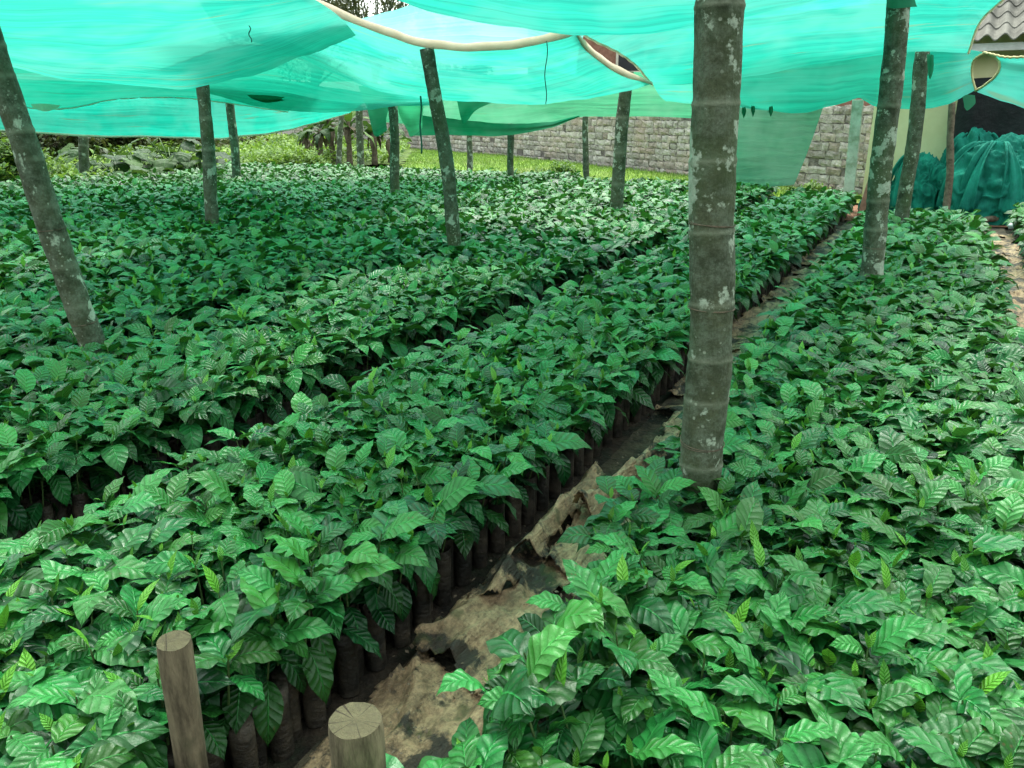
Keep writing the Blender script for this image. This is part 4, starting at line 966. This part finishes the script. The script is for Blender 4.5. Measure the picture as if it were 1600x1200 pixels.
# ------------------------------------------------------------ shed at the right
SY = 15.6
xl = at_y(1357, 230, SY).x; xo = at_y(1492, 230, SY).x; xr = xo+5.2
shed = empty('shed', (xl, SY, 0)); tag(shed, 'yellow plastered shed with a corrugated roof at the right', 'shed')
mb = MB(); mb.box(0, xo-xl, 0, .2, 0, 2.9); mb.build('front_wall', M['yellow'], shed)
mb = MB(); mb.box(0, .2, .203, 4, 0, 2.9); mb.box(xr-xl-.2, xr-xl, 0, 4, 0, 2.9); mb.box(.203, xr-xl-.203, 3.8, 4, 0, 2.9); mb.build('side_walls', M['yellow'], shed)
mb = MB(); mb.box(xo-xl+.003, xr-xl-.203, 0, .2, 2.08, 2.9); mb.build('lintel', M['yellow'], shed)
mb = MB(); rows = 9; per = .24; x0, x1 = -.35, xr-xl+.3; ns = int((x1-x0)/per*10)
for r_ in range(rows):
    ya = -.75+r_*.32; za = 2.72+r_*.19; yb = ya+.38; zb = za+.19+.01
    vs = []; fs = []
    for i in range(ns+1):
        x = x0+(x1-x0)*i/ns; h = .045*math.sin(x*2*math.pi/per)+.012*nz(x*3, r_)
        for (yy, z_) in ((ya, za), (yb, zb)): vs.append((x, yy, z_+h+.02)); 
        for (yy, z_) in ((yb, zb), (ya, za)): vs.append((x, yy, z_+h))
    for i in range(ns):
        for k in range(4): fs.append((i*4+k, i*4+(k+1) % 4, i*4+4+(k+1) % 4, i*4+4+k))
    mb.add(vs, fs)
mb.build('roof', M['tile'], shed)
mb = MB(); mb.box(x0, x1, 2.12, 2.5, 4.52, 4.58); mb.box(x0, x1, -.6, -.5, 2.55, 2.66); mb.build('ridge_and_eave_board', M['whitesheet'], shed)
# black net curtain closing the shed's open side
xo2 = at_y(1484, 230, SY-.5).x; n = 60; V = []
for j in range(21):
    for i in range(n+1):
        x = xo2+(4.6)*i/n; z_ = 2.12*j/20+.02; V.append((x, SY-.45+.06*nz(x*4, z_*.8)+.03*math.sin(x*9+z_), z_+.05*math.sin(x*1.3)*(j/20)))
o = link('black_net_curtain', np_mesh('black_net_curtain', np.array(V), grid_quads(20, n), [M['black_net']])); tag(o, 'black net hung like a curtain behind the green bundles', 'net curtain')
o.modifiers.new('t', 'SOLIDIFY').thickness = .006

def bundle(c, sx, sy, sz, label, seed, strips=3):
    """heaped folded net: a mound with deep ridged folds and hanging swags"""
    root = empty('net_bundle', c); tag(root, label, 'net bundle', 'green net bundles heaped by the shed'); nu, nv = 180, 90; V = []
    for j in range(nv+1):
        for i in range(nu+1):
            a = 2*math.pi*i/nu; b = (j/nv)*math.pi*.62
            x, y, z_ = math.sin(b)*math.cos(a), math.sin(b)*math.sin(a), math.cos(b)
            if b > math.pi/2: z_ *= 2.2
            x = abs(x)**.8*math.copysign(1, x); q = Vector((x*1.8+seed, y*1.8, z_*1.8))
            lump = noise.noise(q)*.22; f1 = 1-abs(noise.noise(Vector((x*4.5+seed+z_*1.2, y*4.5, z_*1.5)))*2.4); f2 = 1-abs(noise.noise(Vector((x*9-z_*3, y*9+seed, z_*4)))*2.4)
            w1 = noise.noise(q*1.3+Vector((7, 0, 0))); f1 = 1-abs(noise.noise(Vector((x*2.6+w1*1.8+seed, y*2.6+w1, z_*2.2-w1)))*3)
            f3 = 1-abs(noise.noise(Vector((x*7+w1*5+seed, y*7-w1*3, z_*2.5+w1*2)))*3.2)
            k = 1+lump*1.2+.15*f1+.02*f2+.022*max(-.6, f3)
            V.append((x*sx*k, y*sy*k, max(0.0, sz*.36+z_*sz*.64*k)))
    link('folds', np_mesh('folds', np.array(V), grid_quads(nv, nu), [M['bundle']]), None, root)
    rr = random.Random(seed)
    for s_ in range(strips):
        a = rr.uniform(-2.9, -.2); w_ = rr.uniform(.16, .34); nu2, nv2 = 14, 30; V = []; tw = rr.uniform(-.5, .5)
        for j in range(nv2+1):
            t = j/nv2; rad = .55+.62*math.sin(min(1, t*1.25)*math.pi/2); z_ = sz*(1.04-.85*t**1.6)
            for i in range(nu2+1):
                u = (i/nu2-.5)*w_*(.5+.8*t); aa = a+u+tw*t*.7; bump = .05*math.sin(i*.8+seed+t*3)+.06*math.sin(i*.37+t*5)
                V.append((math.cos(aa)*sx*(rad+bump), math.sin(aa)*sy*(rad+bump), z_+.02*math.sin(i*1.1)))
        o = link('hanging_fold', np_mesh('hanging_fold', np.array(V), grid_quads(nv2, nu2), [M['bundle']]), None, root); o.modifiers.new('t', 'SOLIDIFY').thickness = .012
for (pxx, pyy, d, sx, sy, sz, lb) in [(1545, 322, 14.3, .62, .5, 1.14, 'largest heap of dark teal net right of the wooden post'), (1612, 322, 14.4, .55, .5, 1.15, 'heap of teal net cut by the right edge of the photo'),
        (1428, 318, 14.6, .36, .34, .95, 'heap of teal net between the greenish pole and the wooden post'), (1378, 318, 14.7, .28, .25, .5, 'low teal net heap behind the flecked pole'), (1506, 318, 14.9, .45, .32, 1.25, 'tall teal net heap just behind the wooden post')]:
    p = at_d(pxx, pyy, d); bundle((p.x, p.y, .02), sx, sy, sz, lb, pxx*.13)
def rock(c, s, label, seed, mat='rock', name='rock'):
    mb = MB(); nu, nv = 20, 12
    for j in range(nv+1):
        for i in range(nu):
            a = 2*math.pi*i/nu; b = math.pi*j/nv; q = Vector((math.sin(b)*math.cos(a), math.sin(b)*math.sin(a), math.cos(b))); k = 1+.3*noise.noise(q*1.7+Vector((seed, 0, 0)))
            mb.v.append((q.x*s[0]*k, q.y*s[1]*k, q.z*s[2]*k+s[2]*.7)); mb.c.append((.5, .5, .5, 1))
    for j in range(nv):
        for i in range(nu): mb.f.append((j*nu+i, j*nu+(i+1) % nu, (j+1)*nu+(i+1) % nu, (j+1)*nu+i))
    o = mb.build(name, M[mat], None, True); o.location = c; return tag(o, label, 'rock')
p = at_d(852, 266, 19); rock((p.x, p.y, lz(p.x, p.y)), (.22, .16, .14), 'rounded tan boulder lying on the lawn', 1)
p = at_d(1251, 303, 14.2); rock((p.x, p.y, .02), (.13, .1, .16), 'pale stone at the end of the middle bed', 5)
p = at_d(1305, 306, 14.0); mb = MB()
for i in range(3):
    for j in range(3): mb.box(-.16+i*.11, -.065+i*.11, -.12, .1, j*.09, j*.09+.08)
o = mb.build('brick_stack', M['brick']); o.location = (p.x, p.y, .05); tag(o, 'small stack of red-brown bricks left of the concrete post', 'bricks')
# plank leaning, log, bottle at the right
p = at_d(1351, 312, 13.8); mb = MB(); mb.box(-.09, .09, -.02, .02, 0, .85); o = mb.build('leaning_board', M['brick']); o.location = (p.x, p.y, .02); o.rotation_euler = (-.15, .2, .3); tag(o, 'dark red board leaning beside the concrete post', 'board')
a, b = at_z(1530, 347, .10), at_z(1592, 336, .14); mb = MB(); mb.tube([a.lerp(b, t)+Vector((0, 0, .02*math.sin(t*7))) for t in np.linspace(0, 1, 14)], .045, 10); tag(mb.build('fallen_log', M['wood'], None, True), 'thin mossy log lying across the narrow right path', 'log')
p = at_z(1576, 356, .06); mb = MB(); mb.tube([(0, 0, 0), (0, .0, .005), (.16, .02, .005), (.19, .02, .01), (.22, .03, .01)], [.03, .045, .045, .02, .018], 12)
o = mb.build('plastic_bottle', M['plastic'], None, True); o.location = (p.x, p.y, .08); tag(o, 'white plastic bottle lying on the narrow right path', 'bottle')
# black hose on the main path
a, b = at_z(1180, 556, .07), at_z(1228, 572, .07); mb = MB(); mb.tube([(-.98+.12*math.sin(t*3), 4.3+1.1*t, .075+.012*math.sin(t*8)) for t in np.linspace(0, 1, 20)], .005, 6)
tag(mb.build('loose_twine', M['cord'], None, True), 'thin dark cord lying on the tan sheets of the path', 'twine')
# crumbs of soil, moss and leaf litter on the paths
n = 2600; q = rng.random(n); xx = np.where(q < .8, rng.uniform(-1.17, -.58, n), rng.uniform(.58, .96, n)); yy = .5+11*rng.random(n)**1.6
L = rng.uniform(.005, .018, n); P = np.stack([xx, yy, .045+.03*rng.random(n)], -1)
v = leaves(n, L, L*rng.uniform(.3, .9, n), rng.uniform(0, 6.28, n), np.radians(rng.normal(10, 30, n)), np.radians(rng.uniform(-30, 90, n)), P, 2, 2, .4, .1)
tag(link('leaf_litter', np_mesh('leaf_litter', v[0], v[1], [M['wood']], v[2], v[3])), 'brown crumbs and leaf litter scattered on the paths', 'litter', kind='stuff')
# dry fallen leaves
for q, (x, y) in enumerate([(-.9, 1.75), (-.78, 1.6), (-1.05, 2.2), (-.72, 2.3), (-.95, 2.9), (-.8, 3.8), (-.9, 5.1), (-.75, 2.05)]):
    v = leaves(1, np.array([.09]), np.array([.045]), np.array([q*1.7]), np.array([.3]), np.array([1.1]), np.array([[0, 0, 0.]]), 8, 4, .4, .1)
    o = link('dry_leaf', np_mesh('dry_leaf', v[0], v[1], [M['sheet']], v[2], v[3])); o.location = (x, y, .10); tag(o, 'curled dry brown leaf fallen on the path sheets', 'dry leaf', 'dry leaves on the path')
